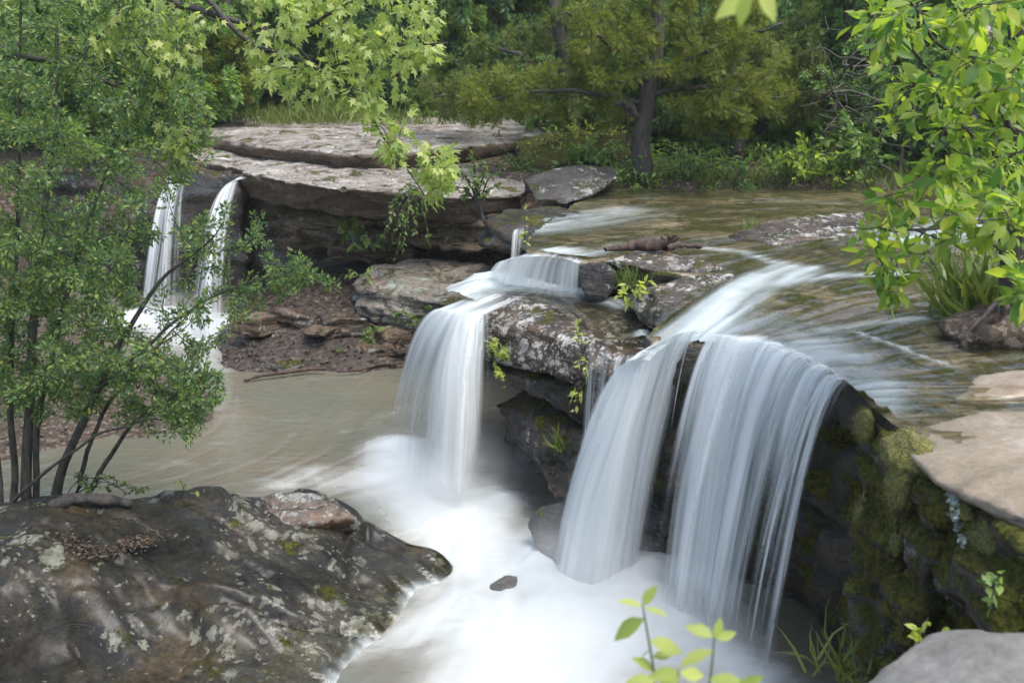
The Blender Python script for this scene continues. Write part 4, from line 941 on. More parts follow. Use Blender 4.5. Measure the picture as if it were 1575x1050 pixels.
def strands(root, A, B, n, seed, mat='veil', wd=(.015, .06), thr=(.7, 1.35), ur=(0, 1), dz=.8):
    """loose threads thrown a little farther or nearer than the sheet"""
    rng = np.random.default_rng(seed); A = np.asarray(A, float); B = np.asarray(B, float)
    at = lambda Q, u: np.array([np.interp(u, np.linspace(0, 1, len(Q)), Q[:, k]) for k in range(3)])
    for k in range(n):
        u = rng.uniform(*ur); w_ = rng.uniform(*wd); a = np.array([at(A, max(0, u - w_)), at(A, u), at(A, min(1, u + w_))]) + (0, 0, .005)
        b = np.array([at(B, max(0, u - 1.6 * w_)), at(B, u), at(B, min(1, u + 1.6 * w_))]); f = rng.uniform(*thr); b[:, :2] = a[:, :2] + f * (b[:, :2] - a[:, :2])
        e = rng.uniform(.55, 1.0); dd = rng.uniform(.35, .8) * dz
        V, F, de, uv = curtain(a, b, 7, 40, lead=.12, seed=seed * 50 + k, bulge=.03, dens=lambda U, T, s: dd * np.interp(T, [-.15, 0, .15, e * .7, e, 1], [0, .6, 1, .8, .25, 0]) * edge(U, .45, .45))
        part('strand', V, F, M[mat], root, {'dens': de}, uv)
def waterfall(label, layers):
    c = np.asarray(layers[0][1], float).mean(0)
    root = empty('waterfall', c, label, 'waterfall', 'waterfalls pouring over the rock ledges')
    for (A, B, kw, mat) in layers:
        V, F, de, uv = curtain(A, B, **kw)
        part('curtain', V, F, M[mat], root, {'dens': de}, uv)
    return root
zr = 2.085
LR = [p + (-0.03, -0.02, 0) for p in (P(1090, 512, zr), P(1130, 517, zr), P(1180, 525, zr), P(1230, 547, zr), P(1270, 569, zr), P(1306, 592, zr))]
BR = [p + (-0.30 - 0.15 * i / 5, -0.06, -zr - 0.02) for i, p in enumerate(LR)]
def dR(U, T, s):
    lanes = np.interp(U, [0, .06, .12, .3, .45, .6, .72, .82, .9, 1], [.3, .85, 1.1, 1.05, .95, .85, .72, .5, .62, .15])
    fade = np.interp(T, [-.4, -.2, 0, .3, .6, .9, 1], [0, .25, .8, .95, .85, .7, .2])
    thin = 1 - .55 * sstep(.45, .8, U) * sstep(.15, .7, T)
    big = 1 + .35 * fbm(np.stack([U.ravel() * 7, T.ravel() * .6, 0 * U.ravel() + s], 1), 1, 2, 5).reshape(U.shape)
    return lanes * fade * thin * big * edge(U, .05, .06)
WR = waterfall('widest right-hand waterfall pouring in silky strands beside the mossy cliff', [
    (LR, BR, dict(nu=150, nv=60, lead=0.35, seed=1, dens=dR, bulge=.035, lead_dir=(-0.45, -.35, 0)), 'fall'),
    ([p + (0.05, 0.02, -.01) for p in LR], [p + (0.13, 0.03, 0) for p in BR], dict(nu=150, nv=60, lead=0.05, seed=2, dens=lambda U, T, s: dR(U, T, s) * .75, bulge=.04), 'veil')])
LC = [P(972, 556, 1.86), P(990, 538, 1.93), P(1020, 521, 1.98), P(1055, 510, 2.03), P(1082, 506, 2.07)]
BC = Pz(-.02, (842, 880), (868, 905), (905, 918), (950, 912), (985, 880))
def dC(U, T, s):
    lanes = np.interp(U, [0, .08, .2, .45, .7, .85, 1], [.35, .9, 1.15, 1.2, 1.05, .7, .15])
    return lanes * np.interp(T, [-.5, -.25, 0, .2, .85, 1], [0, .3, .95, 1, .9, .25]) * edge(U, .06, .10)
WC = waterfall('thick white central waterfall shooting down from the chute', [
    (LC, BC, dict(nu=110, nv=60, lead=0.45, seed=3, dens=dC, bulge=.05, lead_dir=(-.75, -.6, 0)), 'fall'),
    ([p + (0.06, .05, -.02) for p in LC], [p + (0.06, 0.04, 0) for p in BC], dict(nu=110, nv=60, lead=0.05, seed=4, dens=lambda U, T, s: .6 * dC(U, T, s), bulge=.05), 'veil')])
strands(WR, LR, BR, 26, 301, ur=(.05, 1))
strands(WR, LR, BR, 8, 302, ur=(.75, 1.0), thr=(.7, 1.1))
strands(WC, LC, BC, 16, 303, thr=(.6, 1.15))
strands(WC, LC, [p + (.12, .05, 0) for p in BC], 4, 304, ur=(.8, 1.0), thr=(.6, .9), wd=(.01, .03))
LF = [P(902, 530, 1.70), P(925, 542, 1.69), P(950, 552, 1.69), P(972, 552, 1.72)]
BF = [D(888, 760, 7.2), D(905, 790, 7.05), D(925, 800, 7.0), D(950, 800, 7.0)]
waterfall('thin fringe of water dripping from the middle shelf beside the central fall', [
    (LF, BF, dict(nu=60, nv=40, lead=0.15, seed=5, dens=lambda U, T, s: np.interp(U, [0, .2, .5, 1], [.1, .5, .75, .95]) * np.interp(T, [-.2, 0, .15, .5, 1], [0, .5, .42, .75, .95]) * edge(U, .1, .05), bulge=.03), 'veil')])
LL = [P(684, 478, 1.70), P(692, 466, 1.73), P(716, 462, 1.76), P(738, 470, 1.74), P(750, 484, 1.70)]
LL = [P(672, 474, 1.70), P(690, 479, 1.72), P(712, 482, 1.73), P(733, 483, 1.73), P(750, 486, 1.71)]
BL = Pz(-.02, (584, 690), (606, 745), (655, 785), (705, 800), (752, 770))
def dL(U, T, s):
    lanes = np.interp(U, [0, .15, .4, .6, .8, .9, 1], [.5, .95, 1.0, .95, .85, .6, .2])
    return lanes * np.interp(T, [-.9, -.5, 0, .3, .7, 1], [0, .7, 1, .95, .66, .10]) * edge(U, .1, .12)
WL = waterfall('left waterfall fanning off the middle shelf into the brown pool', [
    (LL, BL, dict(nu=100, nv=60, lead=0.95, seed=6, dens=dL, bulge=.05, lead_dir=(-.53, -.85, 0)), 'fall'),
    ([p + (0.05, .1, -.02) for p in LL], [p + (0.12, 0.22, 0) for p in BL], dict(nu=100, nv=60, lead=0.1, seed=7, dens=lambda U, T, s: .7 * dL(U, T, s), bulge=.05), 'veil')])
strands(WL, LL, BL, 16, 305, thr=(.6, 1.2))
LK = [P(772, 402, 2.02), P(800, 395, 2.08), P(840, 394, 2.09), P(872, 399, 2.08), P(896, 408, 2.05)]
BK = [P(742, 440, 1.68), P(775, 446, 1.69), P(822, 450, 1.69), P(862, 456, 1.69), P(896, 458, 1.69)]
waterfall('low white cascade stepping onto the middle shelf beside the grey boulder', [
    (LK, BK, dict(nu=110, nv=30, lead=0.3, seed=8, dens=lambda U, T, s: np.interp(U, [0, .1, .5, .9, 1], [.5, 1, .85, .8, .3]) * np.interp(T, [-.3, -.15, 0, .3, 1], [0, .3, .8, .9, 1]) * edge(U, .05, .05), bulge=.03, lead_dir=(-.3, -.9, 0)), 'fall')])
for lab, (xa, xb), z0, z1, L_ in (('small twin trickle falling off the stream edge below the dark grey boulder', (788, 812), 2.03, 1.5, 352), ('short trickle just right of the twin trickle under the far boulder', (830, 850), 2.07, 1.85, 348)):
    A = [P(xa, L_ + 2, z0), P((xa + xb) / 2, L_, z0), P(xb, L_ - 1, z0)]; B = [p + (-.06, -.22, z1 - z0) for p in A]
    waterfall(lab, [(A, B, dict(nu=40, nv=24, lead=0.2, seed=9 + int(xa), dens=lambda U, T, s: .55 * np.interp(T, [-.2, 0, .2, 1], [0, .7, .9, .6]) * edge(U, .3, .3), bulge=.02, lead_dir=(-.4, -.8, 0)), 'veil')])
A = [P(283, 243, 2.26), P(292, 239, 2.28), P(300, 240, 2.28)]; B = Pz(0, (208, 488), (245, 502), (290, 494))
dF = lambda U, T, s: .82 * np.interp(T, [-.5, -.2, 0, .25, 1], [0, .5, 1, .95, .5]) * edge(U, .3, .34)
waterfall('tall narrow far-left waterfall half hidden behind the shrub leaves', [(A, B, dict(nu=50, nv=50, lead=0.6, seed=31, dens=dF, bulge=.04, pw=.8, lead_dir=(-.5, -.9, 0)), 'veil')])
A = [P(356, 280, 2.12), P(365, 274, 2.14), P(374, 270, 2.15)]; B = Pz(0, (286, 515), (322, 526), (362, 516))
waterfall('second tall far-left waterfall right beside the end of the pale ledge', [(A, B, dict(nu=50, nv=50, lead=0.5, seed=32, dens=dF, bulge=.04, pw=.8, lead_dir=(-.4, -.9, 0)), 'veil')])

def mist(c, r, dens, seed):
    m = N('spray_mist'); g = m.n('TexCoord').outputs['Object']
    ln = m.n('VectorMath', {0: g}, operation='LENGTH').outputs['Value']
    f = m.math('MULTIPLY', m.ramp(ln, 1.0, 0.15), dens)
    nn = m.ramp(m.noise(m.map(g, (2, 2, 2), (seed, 0, 0)), 1.0, 2), 0.25, 0.75)
    v = m.n('VolumePrincipled', {'Color': (0.90, 0.925, 0.93), 'Density': m.math('MULTIPLY', f, nn), 'Anisotropy': 0.0})
    m.t.links.new(v.outputs[0], m.out.inputs['Volume'])
    bm = bmesh.new(); bmesh.ops.create_icosphere(bm, subdivisions=3, radius=1.0); me = bpy.data.meshes.new('mist'); bm.to_mesh(me); bm.free()
    o = put('mist', me, m.m, [float(x) for x in c]); o.scale = r; o['kind'] = 'stuff'
    return o
mist(P(890, 900, .12), (.85, .7, .75), 1.2, 1)
mist(P(770, 985, .08), (.85, .65, .35), 0.4, 2)
mist(P(672, 760, .10), (.95, .85, .8), 2.5, 3)
mist(P(290, 495, .2), (1.1, .7, .6), 0.9, 5)
mist(P(1080, 985, .15), (.5, .8, .6), 0.9, 4)
# ------------------------------------------------------------------ crusts and moss laid on the rock faces
def crust_mat():
    m = N('pale_lichen_crust'); c = m.obj(); f = m.noise(c, 40, 6, .7)
    return m.finish(m.n('BsdfPrincipled', {'Base Color': m.mix(m.ramp(f, .35, .65), (0.17, 0.20, 0.175), (0.42, 0.46, 0.41)), 'Roughness': 0.9, 'Normal': m.bump(f, .6, .01)}))
M['crust'] = crust_mat()
def on_surface(px, py):
    bpy.context.view_layer.update()
    d = ray(px, py); r = scn.ray_cast(bpy.context.evaluated_depsgraph_get(), Vector((0, 0, ZC)), Vector([float(v) for v in d]).normalized())
    return (np.array(r[1]), np.array(r[2]), r[4]) if r[0] else None
def crusts():
    root = bpy.data.objects['mossy_cliff']; rng = np.random.default_rng(12); parts = []
    for (a, b, n, wd) in (((1438, 712), (1462, 745), 22, 9), ((1462, 745), (1482, 835), 34, 7)):
        for k in range(n):
            q = np.array(a) + (np.array(b) - np.array(a)) * rng.random() + rng.normal(size=2) * wd * .5; h = on_surface(*q)
            if h is None or h[2] is None or h[2].parent is not root: continue
            t1 = unit(np.cross(h[1], (0.2, .3, 1))); t2 = np.cross(h[1], t1); R = rng.uniform(.010, .028)
            an = np.arange(11) * 2 * math.pi / 11; rr = R * rng.uniform(.5, 1.15, 11)
            ring = h[0] + (rr * np.cos(an))[:, None] * t1 + (rr * np.sin(an))[:, None] * t2 - .002 * h[1]
            V = np.vstack([ring, h[0] + .5 * (ring - h[0]) + .007 * h[1], h[0] + .009 * h[1]]); i = np.arange(11); j = (i + 1) % 11
            parts.append((V, [np.stack([i, j, j + 11, i + 11], 1), np.stack([i + 11, j + 11, 0 * i + 22], 1)], np.zeros(len(V))))
    if parts: V, F, _ = merge(parts); part('lichen_crust', V, F, M['crust'], root)
    # moss strands between the central and the widest fall
    cl = bpy.data.objects['cliff']; P_ = []
    for k in range(500):
        q = (rng.normal(1096, 9) - 14 * rng.random(), rng.uniform(522, 760)); h = on_surface(*q)
        if h is None or h[2] is None or h[2].name not in ('cliff', 'stream_bed'): continue
        P_.append((h[0], h[1]))
    if P_:
        pos = np.array([p for p, _ in P_]); nn = np.array([n for _, n in P_]); n = len(pos)
        V, F, T = scatter(BLADE, pos, nn * .5 + np.array((0, 0, -1)) + .25 * rng.normal(size=(n, 3)), rng.normal(size=(n, 3)), rng.uniform(.03, .10, n), rng)
        part('hanging_moss', V, F, M['moss'], cl)
crusts()
# ------------------------------------------------------------------ plants
M['leaf_shrub'] = leaf_mat('shrub_leaf', (0.045, 0.11, 0.06), (0.22, 0.30, 0.09), 0.42, yel=(0.36, 0.37, 0.10))
M['leaf_star'] = leaf_mat('lobed_leaf', (0.20, 0.28, 0.09), (0.44, 0.48, 0.18), 0.5)
M['leaf_oval'] = leaf_mat('broad_oval_leaf', (0.07, 0.16, 0.035), (0.31, 0.39, 0.06), 0.52, yel=(0.46, 0.48, 0.08))
M['leaf_young'] = leaf_mat('young_leaf', (0.26, 0.33, 0.08), (0.46, 0.50, 0.14), 0.5)
M['leaf_vine'] = leaf_mat('vine_leaf', (0.055, 0.11, 0.03), (0.15, 0.20, 0.05), 0.35)
M['cedar'] = leaf_mat('cedar_spray', (0.085, 0.12, 0.025), (0.20, 0.225, 0.045), 0.4, rough=.6, spec=.2, yel=(0.22, 0.19, 0.04))
M['cedar_dark'] = leaf_mat('dark_cedar_spray', (0.065, 0.10, 0.028), (0.15, 0.175, 0.045), 0.35, rough=.6, spec=.2)
M['leaf_dark'] = leaf_mat('dark_forest_leaf', (0.055, 0.13, 0.055), (0.14, 0.23, 0.085), 0.46)
M['leaf_mid'] = leaf_mat('mid_forest_leaf', (0.095, 0.19, 0.06), (0.24, 0.33, 0.10), 0.48)
M['leaf_lime'] = leaf_mat('lime_forest_leaf', (0.16, 0.26, 0.06), (0.32, 0.40, 0.12), 0.48)
M['leaf_blue'] = leaf_mat('bluish_forest_leaf', (0.07, 0.17, 0.09), (0.16, 0.28, 0.13), 0.42)
M['grass'] = leaf_mat('grass_blade', (0.06, 0.10, 0.02), (0.17, 0.20, 0.05), 0.35)
M['bark_spot'] = bark_mat('spotted_bark', (0.03, 0.026, 0.022), (0.10, 0.088, 0.075), (0.38, 0.37, 0.34))

def sample_px(poly, n, y0, y1, rng):
    p = np.asarray(poly, float); lo, hi = p.min(0), p.max(0); out = []
    while len(out) < n:
        q = rng.uniform(lo, hi, (n * 2, 2)); q = q[poly_mask(p, q[:, 0], q[:, 1])]; out += list(q)
    out = np.array(out[:n]); y = rng.uniform(y0, y1, n)
    return np.array([D(a, b, d) for (a, b), d in zip(out, y)])
def branch(rng, pts, r0, r1, n=24, wob=0.02):
    p = smooth_path(pts, n, wob, rng); return (p, np.linspace(r0, r1, n) ** 1.0)
def plant(name, label, cat, base, stems, attract, leafm, tmpl, per, size, rng, bark='bark', group=None, trunk_sides=7, twig=dict(), lk=dict(), trunk_name='trunk', split=False):
    """stems: list of (pts, radii); attractors are joined to them by twigs that carry the leaves"""
    root = empty(name, base, label, cat, group)
    nodes = np.vstack([p[max(0, int(len(p) * .25)):] for p, r in stems])
    own = np.concatenate([np.full(len(p) - max(0, int(len(p) * .25)), i) for i, (p, r) in enumerate(stems)]); ows = []
    tw = colonize(nodes, attract, rng, owner=own, owners=ows, **twig) if len(attract) else []
    if split:
        for i, s in enumerate(stems):
            V, F = tubes([s] + [t for t, q in zip(tw, ows) if q == i], 5); part('stem', V, F, M[bark], root)
    else:
        V, F = tubes(stems, trunk_sides); V2, F2 = (tubes(tw, 4) if tw else (np.zeros((0, 3)), []))
        V, F, _ = merge([(V, F, np.zeros(len(V)))] + ([(V2, F2, np.zeros(len(V2)))] if tw else []))
        part(trunk_name, V, F, M[bark], root)
    src = tw if tw else stems
    V, F, T = twig_leaves(src, tmpl, per, size, rng, **lk)
    part('crown' if trunk_name == 'trunk' else 'leaves', V, F, M[leafm], root, {'tint': T})
    return root

def left_shrub():
    rng = np.random.default_rng(101); z = .70
    def st(px, yb, yt, r0, r1):
        ys = np.linspace(yb, yt, len(px)); return branch(rng, [D(a, b, y) for (a, b), y in zip(px, ys)], r0, r1, 30, .012)
    stems = [st([(20, 790), (24, 700), (14, 600), (28, 300), (34, -60)], 7.25, 7.4, .030, .008), st([(42, 784), (44, 640), (60, 400), (88, 150), (92, -70)], 7.2, 7.6, .045, .008),
             st([(55, 780), (60, 640), (110, 420), (170, 250), (230, 60)], 7.3, 7.0, .028, .006), st([(84, 772), (104, 700), (150, 600), (235, 440), (330, 360)], 7.25, 6.9, .042, .007),
             st([(117, 760), (134, 690), (160, 630), (235, 540), (300, 470)], 7.3, 7.5, .022, .005), st([(134, 762), (165, 705), (205, 650), (280, 600), (320, 575)], 7.2, 6.8, .024, .005),
             st([(0, 792), (60, 732), (150, 668), (240, 640), (290, 660)], 7.1, 6.7, .018, .004), st([(150, 600), (270, 490), (360, 440), (430, 420), (512, 440)], 7.0, 7.2, .018, .004),
             st([(-20, 85), (40, 85), (110, 100), (170, 130), (260, 160)], 7.8, 7.6, .035, .006), st([(6, 790), (0, 720), (-20, 600), (-40, 300)], 7.3, 7.6, .02, .008)]
    A = np.vstack([sample_px([(-60, -60), (200, -60), (290, 40), (310, 140), (340, 230), (330, 310), (300, 420), (330, 540), (300, 580), (120, 600), (-60, 600)], 800, 6.4, 8.3, rng),
                   sample_px([(-60, 360), (190, 360), (210, 560), (150, 640), (60, 650), (-60, 640)], 240, 6.5, 8.0, rng),
                   sample_px([(300, 300), (360, 300), (440, 370), (470, 410), (525, 438), (470, 450), (400, 470), (350, 520), (290, 560)], 95, 6.8, 7.4, rng),
                   sample_px([(170, 560), (330, 560), (350, 600), (310, 640), (290, 695), (250, 670), (180, 640)], 95, 6.6, 7.3, rng),
                   sample_px([(-40, 560), (130, 560), (150, 630), (40, 650), (-40, 640)], 40, 6.8, 7.6, rng)])
    hole = lambda q: poly_mask([(225, 250), (300, 230), (390, 262), (370, 470), (350, 520), (210, 510)], q[0], q[1])
    uv = np.column_stack([787.5 + FPX * A[:, 0] / (A[:, 1] * _C + (ZC - A[:, 2]) * _S), 525 - FPX * ((A[:, 2] - ZC) * _C + A[:, 1] * _S) / (A[:, 1] * _C + (ZC - A[:, 2]) * _S)])
    A = A[~(hole(uv.T) & (rng.random(len(A)) < .55))]                # the thin stretch of the crown where the far falls show through
    return plant('shrub', 'tall many-stemmed shrub with small green leaves covering the left side, rooted on the foreground rock', 'shrub', P(80, 780, z), stems, A, 'leaf_shrub', LEAF_SIMPLE, 50, .037, rng,
                 bark='stem', twig=dict(r_tip=.0022, r_base=.008, sag=.04), lk=dict(start=.1, spread=.6, droop=.05, jit=.055), split=True)
left_shrub()
def low_sprig():
    rng = np.random.default_rng(102)
    stems = [branch(rng, [P(95, 770, .72), D(150, 735, 7.1), D(215, 752, 7.0)], .006, .003), branch(rng, [P(95, 770, .72), D(130, 730, 7.2), D(170, 745, 7.2)], .006, .003)]
    plant('shrub_sprig', 'low leafy sprig growing over the fallen branch at the shrub foot', 'plant', P(95, 770, .72), stems, sample_px([(100, 728), (170, 728), (235, 750), (220, 770), (130, 752)], 26, 6.9, 7.3, rng), 'leaf_shrub', LEAF_SIMPLE, 9, .035, rng, bark='stem', trunk_name='stem')
low_sprig()

def star_branch():
    rng = np.random.default_rng(103)
    def st(px, ya, yb, r0, r1): return branch(rng, [D(a, b, y) for (a, b), y in zip(px, np.linspace(ya, yb, len(px)))], r0, r1, 34, .015)
    trunk = branch(rng, [(-5.4, 6.0, .4), (-5.3, 6.1, 3), (-5.2, 6.2, 6), (-5.1, 6.2, 8.5)], .17, .08, 20, .03)
    stems = [trunk, branch(rng, [(-5.25, 6.15, 4.6), (-4.2, 6.6, 5.3), (-3.1, 7.0, 5.3), D(240, -30, 7.1)], .06, .03),
             st([(240, -30), (270, 8), (330, 22), (375, 32), (430, 55), (480, 95), (505, 120)], 7.1, 6.9, .030, .006), st([(240, -30), (320, -10), (345, 35), (400, 80), (470, 96), (530, 125), (575, 185), (612, 240), (650, 300)], 7.1, 6.5, .024, .004),
             st([(240, -30), (400, -20), (480, 30), (560, 60), (640, 72), (690, 66)], 7.1, 6.6, .022, .004), st([(240, -30), (180, 20), (150, 60), (110, 100)], 7.1, 7.0, .02, .004), st([(430, 55), (470, 40), (560, -10), (640, -40)], 6.9, 6.6, .016, .005)]
    A = np.vstack([sample_px([(90, -30), (310, -30), (300, 60), (290, 140), (250, 140), (160, 90)], 40, 6.6, 7.4, rng), sample_px([(380, -40), (660, -40), (690, 70), (600, 100), (560, 60), (470, 110), (400, 120), (370, 60)], 66, 6.3, 7.2, rng),
                   sample_px([(420, 80), (640, 60), (640, 130), (580, 140), (500, 150), (450, 160)], 22, 6.4, 7.1, rng), sample_px([(560, 140), (600, 180), (670, 210), (698, 260), (660, 300), (615, 250), (590, 215), (560, 190)], 24, 6.3, 6.8, rng),
                   sample_px([(640, 240), (690, 240), (680, 300), (650, 310)], 6, 6.3, 6.6, rng), sample_px([(260, 170), (300, 160), (310, 230), (260, 240)], 6, 6.6, 7, rng)])
    root = plant('lobed_leaf_tree', 'overhanging tree branch with pale yellow-green lobed leaves drooping across the top left', 'tree', (-5.4, 6.0, .4), stems, A, 'leaf_star', LEAF_STAR, 12, .066, rng,
                 twig=dict(r_tip=.002, r_base=.007, sag=.25), lk=dict(start=.25, spread=.55, droop=.75, flat=.35, jit=.09))
star_branch()

def right_tree():
    rng = np.random.default_rng(104)
    def st(px, ya, yb, r0, r1, w=.012): return branch(rng, [D(a, b, y) for (a, b), y in zip(px, np.linspace(ya, yb, len(px)))], r0, r1, 30, w)
    stems = [st([(1562, 512), (1560, 400), (1566, 260), (1562, 120), (1575, -60)], 6.45, 6.3, .095, .06), st([(1550, 430), (1535, 260), (1505, 110), (1480, 0), (1470, -50)], 6.4, 5.9, .035, .012),
             st([(1555, 380), (1520, 340), (1470, 345), (1420, 355), (1350, 352)], 6.4, 5.3, .018, .005), st([(1552, 390), (1490, 355), (1430, 345), (1380, 400), (1365, 440)], 6.4, 5.3, .013, .004), st([(1545, 300), (1490, 220), (1450, 140), (1400, 70), (1330, 10)], 6.4, 5.4, .02, .004),
             st([(1558, 200), (1500, 120), (1440, 60), (1400, 0)], 6.3, 5.2, .02, .006), st([(1535, 260), (1480, 190), (1410, 170), (1370, 185)], 6.2, 5.4, .012, .004), st([(1562, 420), (1600, 430), (1575, 470)], 6.4, 4.6, .012, .004), st([(1560, 440), (1520, 480), (1480, 520)], 6.4, 6.2, .02, .008)]
    A = np.vstack([sample_px([(1290, -40), (1600, -40), (1600, 120), (1480, 150), (1400, 120), (1340, 60)], 66, 4.6, 6.3, rng), sample_px([(1350, 100), (1600, 100), (1600, 240), (1480, 230), (1370, 200)], 46, 4.9, 6.5, rng),
                   sample_px([(1420, 220), (1600, 220), (1600, 320), (1430, 310)], 34, 4.9, 6.6, rng), sample_px([(1330, 300), (1420, 280), (1600, 300), (1600, 390), (1470, 370), (1380, 400), (1300, 400)], 40, 4.6, 5.9, rng),
                   sample_px([(1345, 395), (1400, 390), (1400, 450), (1365, 455)], 7, 5.0, 5.4, rng), sample_px([(1545, 400), (1600, 400), (1600, 480), (1560, 470)], 8, 4.3, 4.8, rng)])
    plant('broad_leaf_tree', 'young tree with large glowing oval leaves on the small root mound at the right edge', 'tree', D(1562, 512, 6.45), stems, A, 'leaf_oval', LEAF_OVAL, 12, .083, rng, twig=dict(r_tip=.002, r_base=.006, sag=.12), lk=dict(start=.2, spread=.45, droop=.25, flat=.8, jit=.06, size_var=.5))
    rock('root_mound', [boulder_hull(P(1540, 512, 2.12), (.42, .30, .16), 9, 30), boulder_hull(P(1585, 500, 2.15), (.5, .45, .2), 10, 30)], M['ground'], 'small dark earth mound of roots standing in the stream at the right edge', 'mound', vox=.03, amp=.06, scale=3, strat=0, fine=.03, seed=105)
    scr('driftwood_stick', [P(1498, 522, 2.12), P(1520, 505, 2.18), P(1550, 470, 2.35)], [.02, .025, .02], M['deadwood'], 'grey root stick leaning on the earth mound at the right edge', 'stick', seed=9)
right_tree()

def near_twigs():
    rng = np.random.default_rng(106)
    # blurred leaves dipping in at the top
    s = [branch(rng, [(1.9, 1.2, 4.9), (1.4, 1.8, 4.75), D(1160, -25, 2.2)], .006, .002)]
    root = empty('leafy_twig', (1.9, 1.2, 4.9), 'blurred bright twig of three leaves hanging into the top edge right of centre', 'twig')
    V, F = tubes(s, 5); part('stem', V, F, M['stem'], root)
    V, F, T = scatter(LEAF_OVAL, [D(1165, -18, 2.2), D(1165, -20, 2.2), D(1150, -12, 2.15)], [D(1098, 28, 2.2) - D(1165, -18, 2.2), D(1196, 36, 2.2) - D(1165, -20, 2.2), D(1138, 36, 2.15) - D(1150, -12, 2.15)], [(0, -.8, .5), (.3, -.9, .3), (-.4, -.8, .3)], [.105, .085, .07], rng, np.array((.9, .8, .3)))
    part('leaves', V, F, M['leaf_young'], root, {'tint': T})
    # sapling in front of the falls
    root = empty('sapling', (.32, 1.95, 2.1), 'blurred yellow-green sapling rising in front of the falls at the bottom centre', 'sapling')
    g = [(.30, 1.95, 2.1)]
    st = [branch(rng, [(.32, 1.95, 2.1), D(1010, 1050, 2.1), D(988, 930, 2.1)], .006, .002, 16, .004), branch(rng, [(.36, 1.95, 2.1), D(1090, 1060, 2.05), D(1100, 975, 2.05)], .006, .002, 16, .004), branch(rng, [(.3, 1.95, 2.1), D(1040, 1080, 1.9), D(1045, 1030, 1.9)], .006, .002, 16, .004)]
    V, F = tubes(st, 6); part('stem', V, F, M['grass'], root, {'tint': np.full(len(V), .5)})
    L = [((988, 932), (1010, 905), 2.1), ((988, 932), (952, 925), 2.1), ((990, 935), (1025, 940), 2.1), ((992, 950), (945, 985), 2.1), ((998, 985), (1050, 1003), 2.1), ((1000, 1000), (985, 1015), 2.1), ((1003, 1010), (1035, 1010), 2.12), ((1005, 1030), (975, 1010), 2.1),
         ((1100, 978), (1058, 968), 2.05), ((1100, 980), (1132, 975), 2.05), ((1100, 982), (1110, 955), 2.05), ((1098, 1000), (1045, 1020), 2.0), ((1045, 1032), (1000, 1040), 1.9), ((1045, 1034), (1085, 1045), 1.9), ((1046, 1040), (1010, 1052), 1.9), ((1090, 1045), (1140, 1040), 2.0), ((1130, 1055), (1175, 1045), 1.95), ((1010, 1045), (960, 1050), 2.05)]
    pos = np.array([D(*a, y) for a, b, y in L]); dr = np.array([D(*b, y) - D(*a, y) for a, b, y in L]); dr[:, 1] += rng.uniform(-.02, .02, len(L)); sz = np.linalg.norm(dr, axis=1) * 1.08
    V, F, T = scatter(LEAF_OVAL, pos, dr, np.array((0, -.6, .8)) + .35 * rng.normal(size=(len(L), 3)), sz, rng)
    part('leaves', V, F, M['leaf_young'], root, {'tint': T})
near_twigs()

